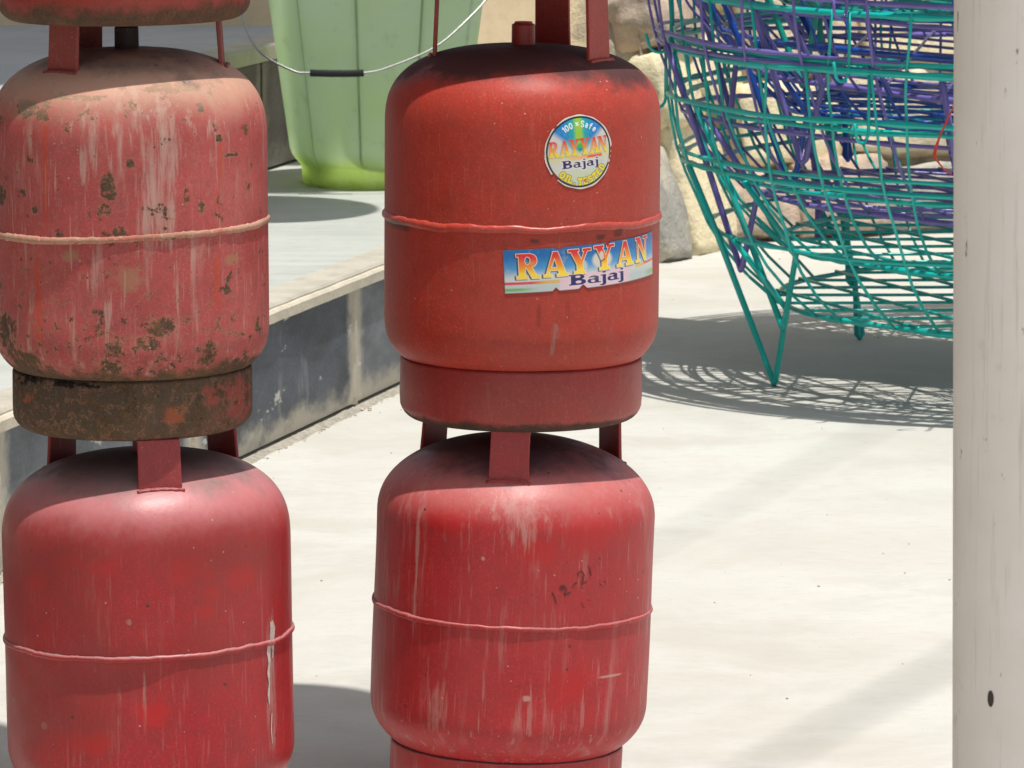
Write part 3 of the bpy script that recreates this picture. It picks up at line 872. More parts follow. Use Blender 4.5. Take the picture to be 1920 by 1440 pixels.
m_lb = paint_mat('crimson_paint', (0.41, 0.017, 0.023), (0.44, 0.013, 0.017), 8.3, (0.50, 0.20, 0.18), (0.58, 0.74), 0.40, rust=0.0, grime_shade=((0.155, 0.115, 0.105), 0.62, 1.02, 0.85), dust=(0.64, 0.29, 0.30), dust_sheen_amt=0.60,  # dust tone includes the pink shoulder sheen, crown tone the dome shade
                 rough=0.42, spec=0.4, chips=0.75, dents=0.5, fade=((0.25, 0.036, 0.030), 0.75),
                 patches=[((0.50, 0.012, 0.013), [(21, 0.312, 8, 0.014), (44, 0.299, 7, 0.013), (-28, 0.322, 8, 0.008), (52, 0.337, 6, 0.010), (30, 0.285, 4, 0.006), (26, 0.266, 5, 0.008), (-14, 0.318, 6, 0.008), (-45, 0.30, 5, 0.010), (5, 0.16, 7, 0.012), (-20, 0.13, 8, 0.010)], 4.5, 0.85, False),
                          ((0.46, 0.36, 0.31), [(61, 0.233, 3.1, 0.0161), (-3, 0.26, 1.4, 0.0032), (-43, 0.142, 2.1, 0.0036), (28, 0.317, 0.9, 0.0023), (60, 0.17, 3.6, 0.07), (-8, 0.17, 1.0, 0.03), (2, 0.175, 0.8, 0.03)], 3.5, 0.6, True)])
m_lb_leg = paint_mat('crimson_leg', (0.32, 0.028, 0.032), (0.30, 0.035, 0.036), 9.3, None, rust=0.1, rough=0.45, chips=0.3)
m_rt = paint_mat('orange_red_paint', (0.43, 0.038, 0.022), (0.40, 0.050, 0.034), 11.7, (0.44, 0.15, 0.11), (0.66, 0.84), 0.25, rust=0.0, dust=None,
                 grime_shade=((0.030, 0.018, 0.018), 0.52, 0.92, 0.90), rough=0.5, spec=0.3, chips=0.75, dents=0.45, fade=((0.36, 0.055, 0.040), 0.5),
                 patches=[((0.26, 0.23, 0.20), [(14, 0.114, 1.6, 0.0094), (19, 0.086, 0.8, 0.0035), (13, 0.100, 0.9, 0.012)], 2.0, 0.75, True),
                          ((0.19, 0.018, 0.014), [(7, 0.132, 1.2, 0.015), (19, 0.137, 1.0, 0.013)], 0.8, 0.75, True),
                          ((0.035, 0.022, 0.018), [(-65, 0.220, 12.8, 0.0040), (5, 0.214, 1.8, 0.0024), (34, 0.216, 2.2, 0.003), (43, 0.218, 2.4, 0.0035)], 1.8, 0.85, False)])
m_rt_ring = paint_mat('orange_red_ring', (0.36, 0.030, 0.022), (0.32, 0.040, 0.032), 13.7, (0.38, 0.15, 0.12), (0.66, 0.84), 0.2, rust=0.1, low=(0.004, 0.014, 0.024), rough=0.42, chips=0.6,
                      lowcol=(0.06, 0.035, 0.025))
m_rt_bead = paint_mat('orange_red_bead', (0.45, 0.045, 0.028), (0.42, 0.07, 0.05), 14.7, None, rust=0.2, rough=0.36, chips=0.4,
                      patches=[((0.035, 0.022, 0.018), [(-65, 0.221, 11.8, 0.0040), (5, 0.217, 1.8, 0.0024), (34, 0.218, 2.2, 0.003), (43, 0.220, 2.4, 0.0035)], 1.6, 0.9, False)])
m_rt_leg = paint_mat('orange_red_leg', (0.37, 0.032, 0.022), (0.34, 0.040, 0.03), 15.7, None, rust=0.12, rough=0.45, chips=0.3)
m_rb = paint_mat('faded_crimson_paint', (0.44, 0.018, 0.022), (0.46, 0.026, 0.030), 17.9, (0.52, 0.25, 0.22), (0.52, 0.68), 0.62, rust=0.0, grime_shade=((0.085, 0.045, 0.050), 0.66, 1.05, 0.85), dust=(0.62, 0.27, 0.25), dust_sheen_amt=0.50,  # dark crown mixes dirt with painted shade under the upper cylinder
                 rough=0.46, spec=0.4, chips=0.7, dents=0.4, fade=((0.33, 0.036, 0.034), 0.45),
                 patches=[((0.50, 0.012, 0.013), [(33, 0.318, 15, 0.018), (-30, 0.325, 10, 0.012), (25, 0.15, 8, 0.02), (10, 0.30, 9, 0.012)], 4.5, 0.8, False),
                          ((0.60, 0.47, 0.40), [(-13, 0.288, 0.7, 0.0022), (7, 0.135, 1.4, 0.003), (46, 0.155, 7, 0.0013)], 1.9, 0.5, False),
                          ((0.58, 0.42, 0.36), [(-44, 0.27, 1.2, 0.07), (0, 0.343, 14, 0.012), (-30, 0.12, 4, 0.03), (2, 0.33, 6, 0.03)], 4.0, 0.55, True)])
m_rb_leg = paint_mat('faded_crimson_leg', (0.36, 0.028, 0.030), (0.33, 0.032, 0.034), 19.9, None, rust=0.05, rough=0.45, chips=0.3)
m_tl = paint_mat('brown_rimmed_paint', (0.37, 0.030, 0.020), (0.34, 0.045, 0.03), 21.9, None, rust=0.1, low=(0.012, 0.028, 0.045), rough=0.5, chips=0.4, lowcol=(0.10, 0.050, 0.030))

m_boss = paint_mat('grimy_boss', (0.060, 0.032, 0.028), (0.045, 0.026, 0.024), 25.0, None, rust=0.3, rough=0.7, chips=0.2, spec=0.3)
C_rb = Cyl(0.155, 0.212, 0.102, 0.106, 0.088, 2.15, 0.080, 2.2, 0.1300, 0.06)
C_rt = Cyl(0.152, 0.226, 0.100, 0.110, 0.088, 2.70, 0.076, 2.5, 0.1335, 0.06)
C_lb = Cyl(0.155, 0.220, 0.1025, 0.118, 0.095, 2.60, 0.080, 2.2, 0.1310, 0.06)
C_lt = Cyl(0.1475, 0.218, 0.092, 0.105, 0.096, 2.60, 0.072, 2.6, 0.1280, 0.062)

rb = make_cylinder(C_rb, (0.0006 - 0.217 * math.sin(R_(2.3)), 5.628, 0.0052), (0, R_(2.3), 0), 'crimson gas cylinder marked 12-21 by hand, under the stickered one',
                   dict(body=m_rb, bead=m_rb, ring=m_rb, leg=m_rb_leg, boss=m_rb_leg), [-5, 120, 233], 0.117, 0.4255, 0.043, 0.0027, 0.9, 1.0, boss=True, dents=((12, 0.118, 18, 0.03, 0.0020), (-34, 0.285, 13, 0.03, 0.0016), (50, 0.17, 12, 0.02, 0.0014)))
rt = make_cylinder(C_rt, (0.0095, 5.624, 0.428), (0, R_(0.4), 0), 'orange red gas cylinder with a round and an oblong sticker',
                   dict(body=m_rt, bead=m_rt_bead, ring=m_rt_ring, leg=m_rt_leg, boss=m_rt_leg), [-90, 57, 160], 0.094, 0.484, 0.040, 0.0040, 0.6, 2.0)
lb = make_cylinder(C_lb, (-0.392 + 0.003, 5.433, 0.002), (0, R_(-0.8), 0), 'crimson gas cylinder with a white drip on its right, under the rusty one',
                   dict(body=m_lb, bead=m_lb, ring=m_lb, leg=m_lb_leg, boss=m_lb_leg), [12, 136, 236], 0.112, 0.447, 0.045, 0.0030, 1.0, 3.0, boss=True, bead_tilt=0.7, dents=((-14, 0.196, 26, 0.020, 0.0045), (40, 0.30, 16, 0.03, 0.0022), (-40, 0.13, 14, 0.03, 0.0020), (30, 0.10, 20, 0.025, 0.0018)))
lt = make_cylinder(C_lt, (-0.4065, 5.435, 0.447), (0, R_(-0.4), 0), 'faded and badly rusted gas cylinder with a brown foot ring, in the left stack',
                   dict(body=m_lt, bead=m_lt_bead, ring=m_lt_ring, leg=m_lt_leg, boss=m_boss), [-37, 90, 211], 0.098, 0.437, 0.040, 0.0034, 1.5, 4.0, bead_tilt=1.7, dents=((20, 0.30, 16, 0.03, 0.0016), (-30, 0.16, 18, 0.03, 0.0018), (5, 0.12, 12, 0.02, 0.0016)))
tl = make_cylinder(C_rt, (-0.4115, 5.435, 0.884), (0, R_(-0.5), 0), 'gas cylinder above the rusty one, only its brown rimmed foot in view',
                   dict(body=m_tl, bead=m_tl, ring=m_tl, leg=m_tl, boss=m_tl), [-30, 90, 210], 0.098, 0.46, 0.041, 0.0044, 0.6, 5.0)
tr_ = make_cylinder(C_rb, (0.010, 5.624, 0.912), (0, 0, 0), 'red gas cylinder resting on the guard legs of the stickered one',
                    dict(body=m_rb, bead=m_rb, ring=m_rb, leg=m_rb_leg, boss=m_rb_leg), [0, 120, 240], 0.105, 0.46, 0.041, 0.0036, 0.6, 6.0)

# unseen cylinders added above the frame to lengthen the shadow behind the columns
def copy_tree(src, loc, tilt, label):
    e = src.copy(); col.objects.link(e)
    e.location = loc; e.rotation_euler = tilt; e['label'] = label
    for ch in list(src.children):
        c = ch.copy(); col.objects.link(c); c.parent = e
    return e
for k, nm in enumerate(('fourth', 'fifth', 'sixth', 'seventh')):
    copy_tree(tr_, (0.010 + 0.004 * k, 5.624, 0.912 + 0.440 * (k + 1)), (0, 0, R_(40 * k)), 'red gas cylinder %s from the ground, added unseen for the long shadow of the right stack' % nm)
    copy_tree(tl, (-0.412, 5.435, 0.884 + 0.462 * (k + 1)), (0, 0, R_(30 * k)), 'red gas cylinder %s from the ground, added unseen for the long shadow of the left stack' % nm)

# --- printed stickers: ink is laid down per vertex on a fine sheet that follows the cylinder
def seg_d(P, a, b):
    a = np.array(a, float); b = np.array(b, float)
    ab = b - a
    t = np.clip(((P - a) @ ab) / max(1e-12, ab @ ab), 0, 1)
    return np.linalg.norm(P - (a + t[:, None] * ab), axis=1)
def poly_sd(P, poly):
    """signed distance, negative inside"""
    n = len(poly)
    d = np.full(len(P), 1e9)
    ins = np.zeros(len(P), bool)
    for i in range(n):
        a, b = poly[i], poly[(i + 1) % n]
        d = np.minimum(d, seg_d(P, a, b))
        if a[1] != b[1]:
            c = ((P[:, 1] < a[1]) != (P[:, 1] < b[1])) & (P[:, 0] < (b[0] - a[0]) * (P[:, 1] - a[1]) / (b[1] - a[1]) + a[0])
            ins ^= c
    return np.where(ins, -d, d)
def ell(cx, cy, rx, ry, n=20, a0=0, a1=360): return [(cx + rx * math.cos(R_(a0 + (a1 - a0) * k / n)), cy + ry * math.sin(R_(a0 + (a1 - a0) * k / n))) for k in range(n)]
def rect(x0, x1, y0, y1): return [(x0, y0), (x1, y0), (x1, y1), (x0, y1)]
# each glyph: (solid polygons, hole polygons), cap height 1
GL = {
 'R': ([rect(0.10, 0.36, 0, 1), rect(0.0, 0.46, 0, 0.11), rect(0.0, 0.5, 0.89, 1),
        [(0.3, 0.44), (0.58, 0.44), (0.74, 0.50), (0.83, 0.60), (0.85, 0.72), (0.83, 0.84), (0.74, 0.94), (0.58, 1.0), (0.3, 1.0)],
        [(0.36, 0.52), (0.60, 0.50), (0.84, 0.11), (0.97, 0.11), (0.97, 0.0), (0.64, 0.0)]], [ell(0.46, 0.72, 0.12, 0.16)]),
 'A': ([[(0.06, 0.04), (0.17, 0.04), (0.50, 0.86), (0.46, 1.0), (0.40, 1.0)], [(0.38, 1.0), (0.60, 1.0), (0.96, 0.03), (0.66, 0.03)], rect(0.24, 0.74, 0.25, 0.36),
        rect(-0.02, 0.32, 0, 0.10), rect(0.54, 1.05, 0, 0.10)], []),
 'Y': ([[(0.05, 0.98), (0.34, 0.98), (0.60, 0.48), (0.60, 0.38), (0.35, 0.38)], [(0.74, 0.98), (0.88, 0.98), (0.60, 0.42), (0.52, 0.50)], rect(0.35, 0.61, 0, 0.48),
        rect(-0.03, 0.45, 0.89, 1.0), rect(0.62, 1.02, 0.89, 1.0), rect(0.22, 0.75, 0, 0.11)], []),
 'N': ([rect(0.12, 0.24, 0, 0.98), rect(0.78, 0.91, 0.0, 1.0), [(0.06, 1.0), (0.36, 1.0), (0.91, 0.06), (0.91, 0.0), (0.74, 0.0), (0.12, 0.92)], rect(0.0, 0.30, 0.90, 1.0),
        rect(0.0, 0.36, 0, 0.09), rect(0.64, 1.05, 0.90, 1.0)], []),
 'B': ([rect(0.15, 0.50, 0, 1), rect(0, 0.6, 0, 0.13), rect(0, 0.6, 0.87, 1), [(0.4, 0.5), (0.9, 0.5), (1.16, 0.6), (1.22, 0.75), (1.14, 0.92), (0.9, 1.0), (0.4, 1.0)],
        [(0.4, 0.0), (0.95, 0.0), (1.25, 0.1), (1.34, 0.27), (1.25, 0.45), (0.95, 0.56), (0.4, 0.56)]], [ell(0.70, 0.77, 0.20, 0.10), ell(0.74, 0.28, 0.23, 0.13)]),
 'a': ([ell(0.42, 0.24, 0.42, 0.25), rect(0.62, 0.94, 0.0, 0.62), rect(0.85, 1.12, 0.0, 0.11), ell(0.52, 0.52, 0.40, 0.20)], [ell(0.46, 0.22, 0.17, 0.11), ell(0.36, 0.50, 0.24, 0.06)]),
 'j': ([rect(0.22, 0.54, -0.16, 0.70), rect(0.05, 0.4, 0.60, 0.70), ell(0.38, 0.92, 0.17, 0.09), ell(0.24, -0.18, 0.29, 0.14)], [ell(0.08, -0.10, 0.16, 0.08)])}
def glyph_sd(P, ch, x, y, w, h):
    """distance in the units of P; glyph box at (x, y) with cap height h and unit width w"""
    Q = np.stack([(P[:, 0] - x) / w, (P[:, 1] - y) / h], 1)
    s, ho = GL[ch]
    d = np.full(len(P), 1e9)
    near = (Q[:, 0] > -0.6) & (Q[:, 0] < 2.0) & (Q[:, 1] > -0.8) & (Q[:, 1] < 1.6)
    sc_ = np.array([w, h])
    if near.any():
        Pn = Q[near] * sc_
        dd = np.full(near.sum(), 1e9)
        for p in s: dd = np.minimum(dd, poly_sd(Pn, [(a * w, b * h) for a, b in p]))
        for p in ho: dd = np.maximum(dd, -poly_sd(Pn, [(a * w, b * h) for a, b in p]))
        d[near] = dd
    return d
ST = {'1': [[(0.2, 0.8), (0.4, 1), (0.4, 0)]], '0': [ell(0.35, 0.5, 0.32, 0.5, 14) + [(0.67, 0.5)]], '%': [[(0.05, 0), (0.65, 1)], ell(0.12, 0.8, 0.12, 0.16, 8), ell(0.58, 0.2, 0.12, 0.16, 8)],
      'S': [[(0.62, 0.85), (0.45, 1), (0.2, 1), (0.05, 0.85), (0.08, 0.62), (0.55, 0.42), (0.64, 0.22), (0.5, 0.02), (0.2, 0), (0.03, 0.15)]],
      's_a': [[(0.1, 0.62), (0.3, 0.68), (0.5, 0.55), (0.5, 0)], [(0.5, 0.38), (0.2, 0.36), (0.08, 0.18), (0.22, 0.0), (0.5, 0.12)]],
      'f': [[(0.5, 0.98), (0.3, 0.95), (0.25, 0.7), (0.25, 0)], [(0.05, 0.62), (0.48, 0.62)]], 'e': [[(0.08, 0.36), (0.55, 0.36), (0.5, 0.58), (0.3, 0.68), (0.1, 0.5), (0.1, 0.15), (0.3, 0), (0.55, 0.1)]],
      'O': [ell(0.38, 0.5, 0.36, 0.5, 14) + [(0.74, 0.5)]], 'I': [[(0.2, 0), (0.2, 1)], [(0.05, 0), (0.35, 0)], [(0.05, 1), (0.35, 1)]], 'L': [[(0.1, 1), (0.1, 0), (0.6, 0), (0.6, 0.18)]], '.': [[(0.1, 0.02), (0.14, 0.02)]],
      'T': [[(0.0, 0.85), (0.0, 1), (0.68, 1), (0.68, 0.85)], [(0.34, 1), (0.34, 0)], [(0.2, 0), (0.48, 0)]], 'E': [[(0.58, 1), (0.08, 1), (0.08, 0), (0.6, 0)], [(0.08, 0.52), (0.45, 0.52)]],
      'D': [[(0.08, 0), (0.08, 1), (0.4, 1), (0.65, 0.75), (0.65, 0.25), (0.4, 0), (0.08, 0)]]}
def lin(r, g, b):
    f = lambda c: (c / 255 / 12.92) if c <= 10 else ((c / 255 + 0.055) / 1.055) ** 2.4
    return np.array([f(r), f(g), f(b)])
def lay(Cc, mask, colr): Cc[:] = Cc * (1 - mask[:, None]) + np.asarray(colr) * mask[:, None]
def ramp(v, lo, hi):
    t = np.clip((v - lo) / (hi - lo), 0, 1)
    return t * t * (3 - 2 * t)
def soft(d, aa): return np.clip(0.5 - d / aa, 0, 1)
rng = np.random.default_rng(3)

def sheet(name, C, mapf, nx, ny, paint, mat, parent, off=0.0006, inside=None):
    """nx x ny vertex sheet; mapf(u, v) gives (phi, z); paint(U, V) gives ink; inside masks faces away"""
    u, v = np.meshgrid(np.linspace(0, 1, nx), np.linspace(0, 1, ny))
    U, V = u.ravel(), v.ravel()
    PH, Z = mapf(U, V)
    rr = np.array([C.r(z) for z in Z]) + off
    co = np.stack([rr * np.sin(PH), -rr * np.cos(PH), Z], 1)
    idx = np.arange(nx * ny).reshape(ny, nx)
    quads = np.stack([idx[:-1, :-1], idx[:-1, 1:], idx[1:, 1:], idx[1:, :-1]], -1).reshape(-1, 4)
    if inside is not None:
        ok = inside(U, V)
        quads = quads[ok[quads].all(1)]
    used = np.unique(quads)
    remap = -np.ones(nx * ny, int); remap[used] = np.arange(len(used))
    me = bpy.data.meshes.new(name)
    quads = remap[quads]
    me.vertices.add(len(used)); me.vertices.foreach_set('co', co[used].ravel())
    me.loops.add(quads.size); me.loops.foreach_set('vertex_index', quads.ravel().astype(np.int32))
    me.polygons.add(len(quads)); me.polygons.foreach_set('loop_start', np.arange(0, quads.size, 4, dtype=np.int32))
    me.update(); me.validate()
    ink = paint(U, V)[used]
    at = me.color_attributes.new('ink', 'FLOAT_COLOR', 'POINT')
    at.data.foreach_set('color', np.concatenate([ink, np.ones((len(used), 1))], 1).ravel().astype(np.float32))
    return obj(name, me, mat, parent, smooth=True)

M_print = print_mat('printed_film')
# oblong sticker -------------------------------------------------
W_, H_ = 0.204, 0.0475
rot_o = R_(3.0)
def map_oblong(U, V):
    x, y = (U - 0.5) * W_, (V - 0.5) * H_
    xr = x * math.cos(rot_o) - y * math.sin(rot_o); yr = x * math.sin(rot_o) + y * math.cos(rot_o)
    return R_(31.0) + xr / C_rt.R, C_rt.zs - 0.0405 + yr
def ink_oblong(U, V):
    P = np.stack([U * W_ * 1000, V * H_ * 1000], 1)      # millimetres
    X, Y = P[:, 0], P[:, 1]
    Cc = np.tile(lin(205, 208, 205), (len(U), 1))
    sky_ = ramp(V, 0.30, 0.58)
    lay(Cc, sky_, lin(70, 150, 205)); lay(Cc, ramp(V, 0.48, 0.88), lin(16, 102, 170))
    lay(Cc, ramp(V, 0.34, 0.12) * ((U < 0.34) | (U > 0.72)), lin(186, 196, 196))
    lay(Cc, soft(np.abs(V - 0.225 - 0.0 * U) - 0.030, 0.02) * (U < 0.33), lin(214, 70, 74))
    lay(Cc, soft(np.abs(V - 0.225) - 0.030, 0.02) * ramp(U, 0.13, 0.24) * (U < 0.34), lin(222, 178, 74))
    lay(Cc, soft(np.abs(V - 0.330 - 0.25 * (U - 0.86)) - 0.028, 0.02) * (U > 0.80), lin(214, 96, 80))
    lay(Cc, soft(np.abs(V - 0.330 - 0.25 * (U - 0.86)) - 0.028, 0.02) * ramp(U, 0.91, 0.86) * (U > 0.80), lin(226, 190, 80))
    lay(Cc, soft(np.abs(V - 0.08) - 0.035, 0.02) * ramp(U, 0.20, 0.06), lin(120, 176, 104))
    lay(Cc, soft(np.abs(V - 0.10) - 0.06, 0.03) * ramp(U, 0.86, 0.97) * 0.7, lin(120, 176, 104))
    lay(Cc, soft(np.maximum(np.abs(U - 0.52) - 0.225, V - 0.36), 0.01) * 0.9, lin(224, 192, 204))
    lay(Cc, soft(np.hypot((U - 0.55) * 3.2, V - 0.62) - 0.20, 0.06), lin(212, 205, 192))
    lay(Cc, soft(np.hypot((U - 0.42) * 4.2, V - 0.52) - 0.15, 0.05) * 0.8, lin(205, 203, 198))
    lay(Cc, soft(np.hypot((U - 0.715) * 4.2, V - 0.56) - 0.15, 0.05) * 0.8, lin(200, 203, 204))
    # the word
    x0 = [0.068, 0.213, 0.350, 0.502, 0.650, 0.802]
    yb = [0.325, 0.335, 0.35, 0.375, 0.385, 0.395]
    ww = [0.128, 0.128, 0.128, 0.128, 0.125, 0.118]
    D = np.full(len(U), 1e9); Dsh = np.full(len(U), 1e9); VV = np.zeros(len(U))
    for ch, x, y, wd in zip('RAYYAN', x0, yb, ww):
        hh = 0.57 * H_ * 1000
        d = glyph_sd(P, ch, x * W_ * 1000, y * H_ * 1000, wd * W_ * 1000, hh)
        Dsh = np.minimum(Dsh, glyph_sd(P + np.array([1.5, 0.5]), ch, x * W_ * 1000, y * H_ * 1000, wd * W_ * 1000, hh))
        VV = np.where(d < D, (Y / (H_ * 1000) - y) / 0.57, VV)
        D = np.minimum(D, d)
    lay(Cc, soft(Dsh - 1.0, 0.9) * 0.9, lin(58, 68, 72))
    lay(Cc, soft(D - 0.60, 0.35), lin(236, 220, 196))
    gcol = lin(214, 40, 48)[None] * (1 - ramp(VV, 0.90, 0.42))[:, None] + lin(236, 140, 34)[None] * ramp(VV, 0.90, 0.42)[:, None]
    k = ramp(VV, 0.50, 0.12)[:, None]
    gcol = gcol * (1 - k) + lin(248, 212, 60)[None] * k
    m = soft(D, 0.35)[:, None]
    Cc = Cc * (1 - m) + gcol * m
    D2 = np.full(len(U), 1e9)
    for ch, x in zip('Bajaj', (0.345, 0.452, 0.530, 0.578, 0.655)):
        D2 = np.minimum(D2, glyph_sd(P, ch, x * W_ * 1000, (0.098 + 0.02 * (x - 0.34)) * H_ * 1000, 0.0745 * W_ * 1000, 0.245 * H_ * 1000))
    lay(Cc, soft(D2 - 0.45, 0.5) * 0.8, lin(236, 216, 224))
    lay(Cc, soft(D2, 0.35), lin(42, 38, 98))
    # a scrape, and the dark edge
    lay(Cc, soft(seg_d(P, (0.535 * W_ * 1000, 0.56 * H_ * 1000), (0.565 * W_ * 1000, 0.62 * H_ * 1000)) - 0.6, 0.5), lin(120, 52, 44))
    lay(Cc, soft(np.hypot((X - 0.545 * W_ * 1000), (Y - 0.71 * H_ * 1000) * 0.6) - 2.8, 1.0) * 0.9, lin(208, 206, 198))
    e = np.minimum(np.minimum(X, W_ * 1000 - X), np.minimum(Y, H_ * 1000 - Y))
    lay(Cc, soft(e - 0.75, 0.5) * 0.75, lin(92, 84, 78))
    return Cc
nick = lambda U, V, x, w, d: (np.abs(U - x) < w * (1 - V / d)) & (V < d)
def in_oblong(U, V):
    n = nick(U, V, 0.272, 0.020, 0.085) | nick(U, V, 0.425, 0.026, 0.10) | (np.abs(U - 0.30) < 0.03 * (1 - (1 - V) / 0.05)) & (V > 0.95)
    n |= (np.abs(U - 0.585) < 0.02 * (1 - (1 - V) / 0.09)) & (V > 0.91)
    return ~n
st1 = sheet('sticker', C_rt, map_oblong, 680, 160, ink_oblong, M_print, rt, 0.0007, in_oblong)
tag(st1, 'oblong blue sticker with yellow and red lettering')
# round sticker -------------------------------------------------
RD = 0.0405
rot_r = R_(5.0)
def map_round(U, V):
    x, y = (U * 2 - 1) * RD, (V * 2 - 1) * RD
    xr = x * math.cos(rot_r) - y * math.sin(rot_r); yr = x * math.sin(rot_r) + y * math.cos(rot_r)
    return R_(23.8) + xr / C_rt.R, C_rt.zs + 0.0835 + yr
def ink_round(U, V):
    S, T = U * 2 - 1, V * 2 - 1
    P = np.stack([S, T], 1)
    rr = np.hypot(S, T)
    Cc = np.tile(lin(206, 204, 200), (len(U), 1))
    # blue fan above, green and yellow beam down the middle
    fan = np.abs(S) - 1.15 * (T + 0.05)
    lay(Cc, soft(fan, 0.22) * (T > -0.05), lin(10, 128, 200))
    lay(Cc, soft(np.abs(S) - 0.24 - 0.04 * T, 0.30) * ramp(T, 0.0, 0.25), lin(30, 168, 160))
    lay(Cc, soft(np.abs(S) - 0.11, 0.10) * ramp(T, 0.1, 0.3), lin(150, 200, 60))
    lay(Cc, ramp(T, 0.10, -0.05) * ramp(T, -0.40, -0.10) * 0.55, lin(210, 206, 120))
    lay(Cc, ramp(T, -0.30, -0.62) * 0.75, lin(198, 208, 168))
    lay(Cc, ramp(T, -0.55, -0.85) * ramp(S, 0.1, -0.5) * 0.6, lin(170, 176, 206))
    lay(Cc, soft(np.hypot(S - 0.5, T + 0.42) - 0.18, 0.2) * 0.5, lin(150, 196, 214))
    # word
    D = np.full(len(U), 1e9); Dsh = D.copy(); VV = np.zeros(len(U))
    xs = [-0.865, -0.565, -0.285, 0.015, 0.295, 0.555]
    for ch, x in zip('RAYYAN', xs):
        hh, y = 0.44 - 0.02 * abs(x), -0.08
        wd = 0.285
        d = glyph_sd(P, ch, x, y, wd, hh)
        Dsh = np.minimum(Dsh, glyph_sd(P + np.array([0.025, 0.015]), ch, x, y, wd, hh))
        VV = np.where(d < D, (T - y) / hh, VV)
        D = np.minimum(D, d)
    lay(Cc, soft(Dsh - 0.012, 0.02) * 0.55, lin(150, 130, 110))
    k1, k2 = ramp(VV, 0.95, 0.45)[:, None], ramp(VV, 0.50, 0.15)[:, None]
    g = lin(222, 66, 50)[None] * (1 - k1) + lin(238, 140, 40)[None] * k1
    g = g * (1 - k2) + lin(242, 208, 40)[None] * k2
    m = soft(D, 0.016)[:, None]
    Cc = Cc * (1 - m) + g * m
    # drop between the two letters
    dr = np.hypot(S - 0.01, (T - 0.08) * np.where(T > 0.08, 0.5, 1.0)) - 0.075
    lay(Cc, soft(dr, 0.03), lin(70, 176, 70)); lay(Cc, soft(dr + 0.03, 0.03) * (T < 0.10), lin(30, 120, 180))
    lay(Cc, soft(np.maximum(np.abs(T + 0.150) - 0.035, np.abs(S - 0.10) - 0.55), 0.03) * ramp(S, -0.5, 0.4), lin(226, 84, 60))
    lay(Cc, soft(np.maximum(np.abs(T + 0.155) - 0.035, np.abs(S + 0.05) - 0.25), 0.03) * 0.7, lin(240, 180, 110))
    D2 = np.full(len(U), 1e9)
    for ch, x in zip('Bajaj', (-0.54, -0.225, 0.02, 0.165, 0.405)):
        D2 = np.minimum(D2, glyph_sd(P, ch, x, -0.41, 0.218, 0.215))
    lay(Cc, soft(D2 - 0.022, 0.02) * 0.9, lin(228, 222, 222))
    lay(Cc, soft(D2, 0.016), lin(44, 36, 92))
    # small lettering on the two arcs
    def arc(text, r0, a0, h, adv, colr, wt, up=True, edge=None):
        a = a0
        dmin = np.full(len(U), 1e9)
        for ch in text:
            if ch == ' ': a += adv * 0.7 * (-1 if up else 1); continue
            for pl in ST[ch]:
                pts = []
                for (x, y) in pl:
                    if up: an, r = R_(a - x * adv), r0 + y * h
                    else: an, r = R_(a + x * adv), r0 - y * h
                    pts.append((r * math.cos(an), r * math.sin(an)))
                for p, q in zip(pts[:-1], pts[1:]): dmin = np.minimum(dmin, seg_d(P, p, q))
            wd_ = 0.62 if ch in 'I.' else 1.05
            if ch == '1': wd_ = 0.75
            a += adv * wd_ * (-1 if up else 1)
        if edge is not None: lay(Cc, soft(dmin - wt - 0.018, 0.015) * 0.9, edge)
        lay(Cc, soft(dmin - wt, 0.014), colr)
    arc('100', 0.67, 126, 0.15, 9.0, lin(236, 240, 240), 0.014)
    arc('%', 0.71, 95, 0.08, 8.0, lin(236, 240, 240), 0.012)
    arc(['S', 's_a', 'f', 'e'], 0.67, 83, 0.15, 9.5, lin(236, 240, 240), 0.014)
    arc('OIL.', 0.86, 222, 0.15, 11.5, lin(238, 216, 50), 0.022, False, lin(120, 110, 60))
    arc('TESTED', 0.87, 262, 0.15, 10.8, lin(238, 216, 50), 0.022, False, lin(120, 110, 60))
    # black ring with a white margin
    lay(Cc, soft(np.abs(rr - 0.925) - 0.026, 0.016), lin(38, 36, 36))
    lay(Cc, soft(0.955 - rr, 0.012), lin(216, 208, 200))
    # torn right side
    lay(Cc, soft(np.hypot(S - 0.93, T + 0.36) - 0.10, 0.05), lin(206, 196, 186))
    lay(Cc, soft(np.hypot(S - 0.08, T + 0.78) - 0.035, 0.03), lin(190, 90, 60))
    return Cc
def in_round(U, V):
    S, T = U * 2 - 1, V * 2 - 1
    a = np.arctan2(T, S)
    lim = 0.99 + 0.012 * np.sin(a * 9) * np.sin(a * 5 + 1)
    lim = np.where((a > R_(128)) & (a < R_(134)), 0.955, lim)
    lim = np.where((a > R_(-148)) & (a < R_(-136)), 0.90, lim)
    lim = np.where((a > R_(-27)) & (a < R_(2)), 0.955 + 0.022 * np.sin(a * 46), lim)
    return np.hypot(S, T) < lim
st2 = sheet('sticker', C_rt, map_round, 330, 330, ink_round, M_print, rt, 0.0007, in_round)
tag(st2, 'round sticker with a black ring and blue top')

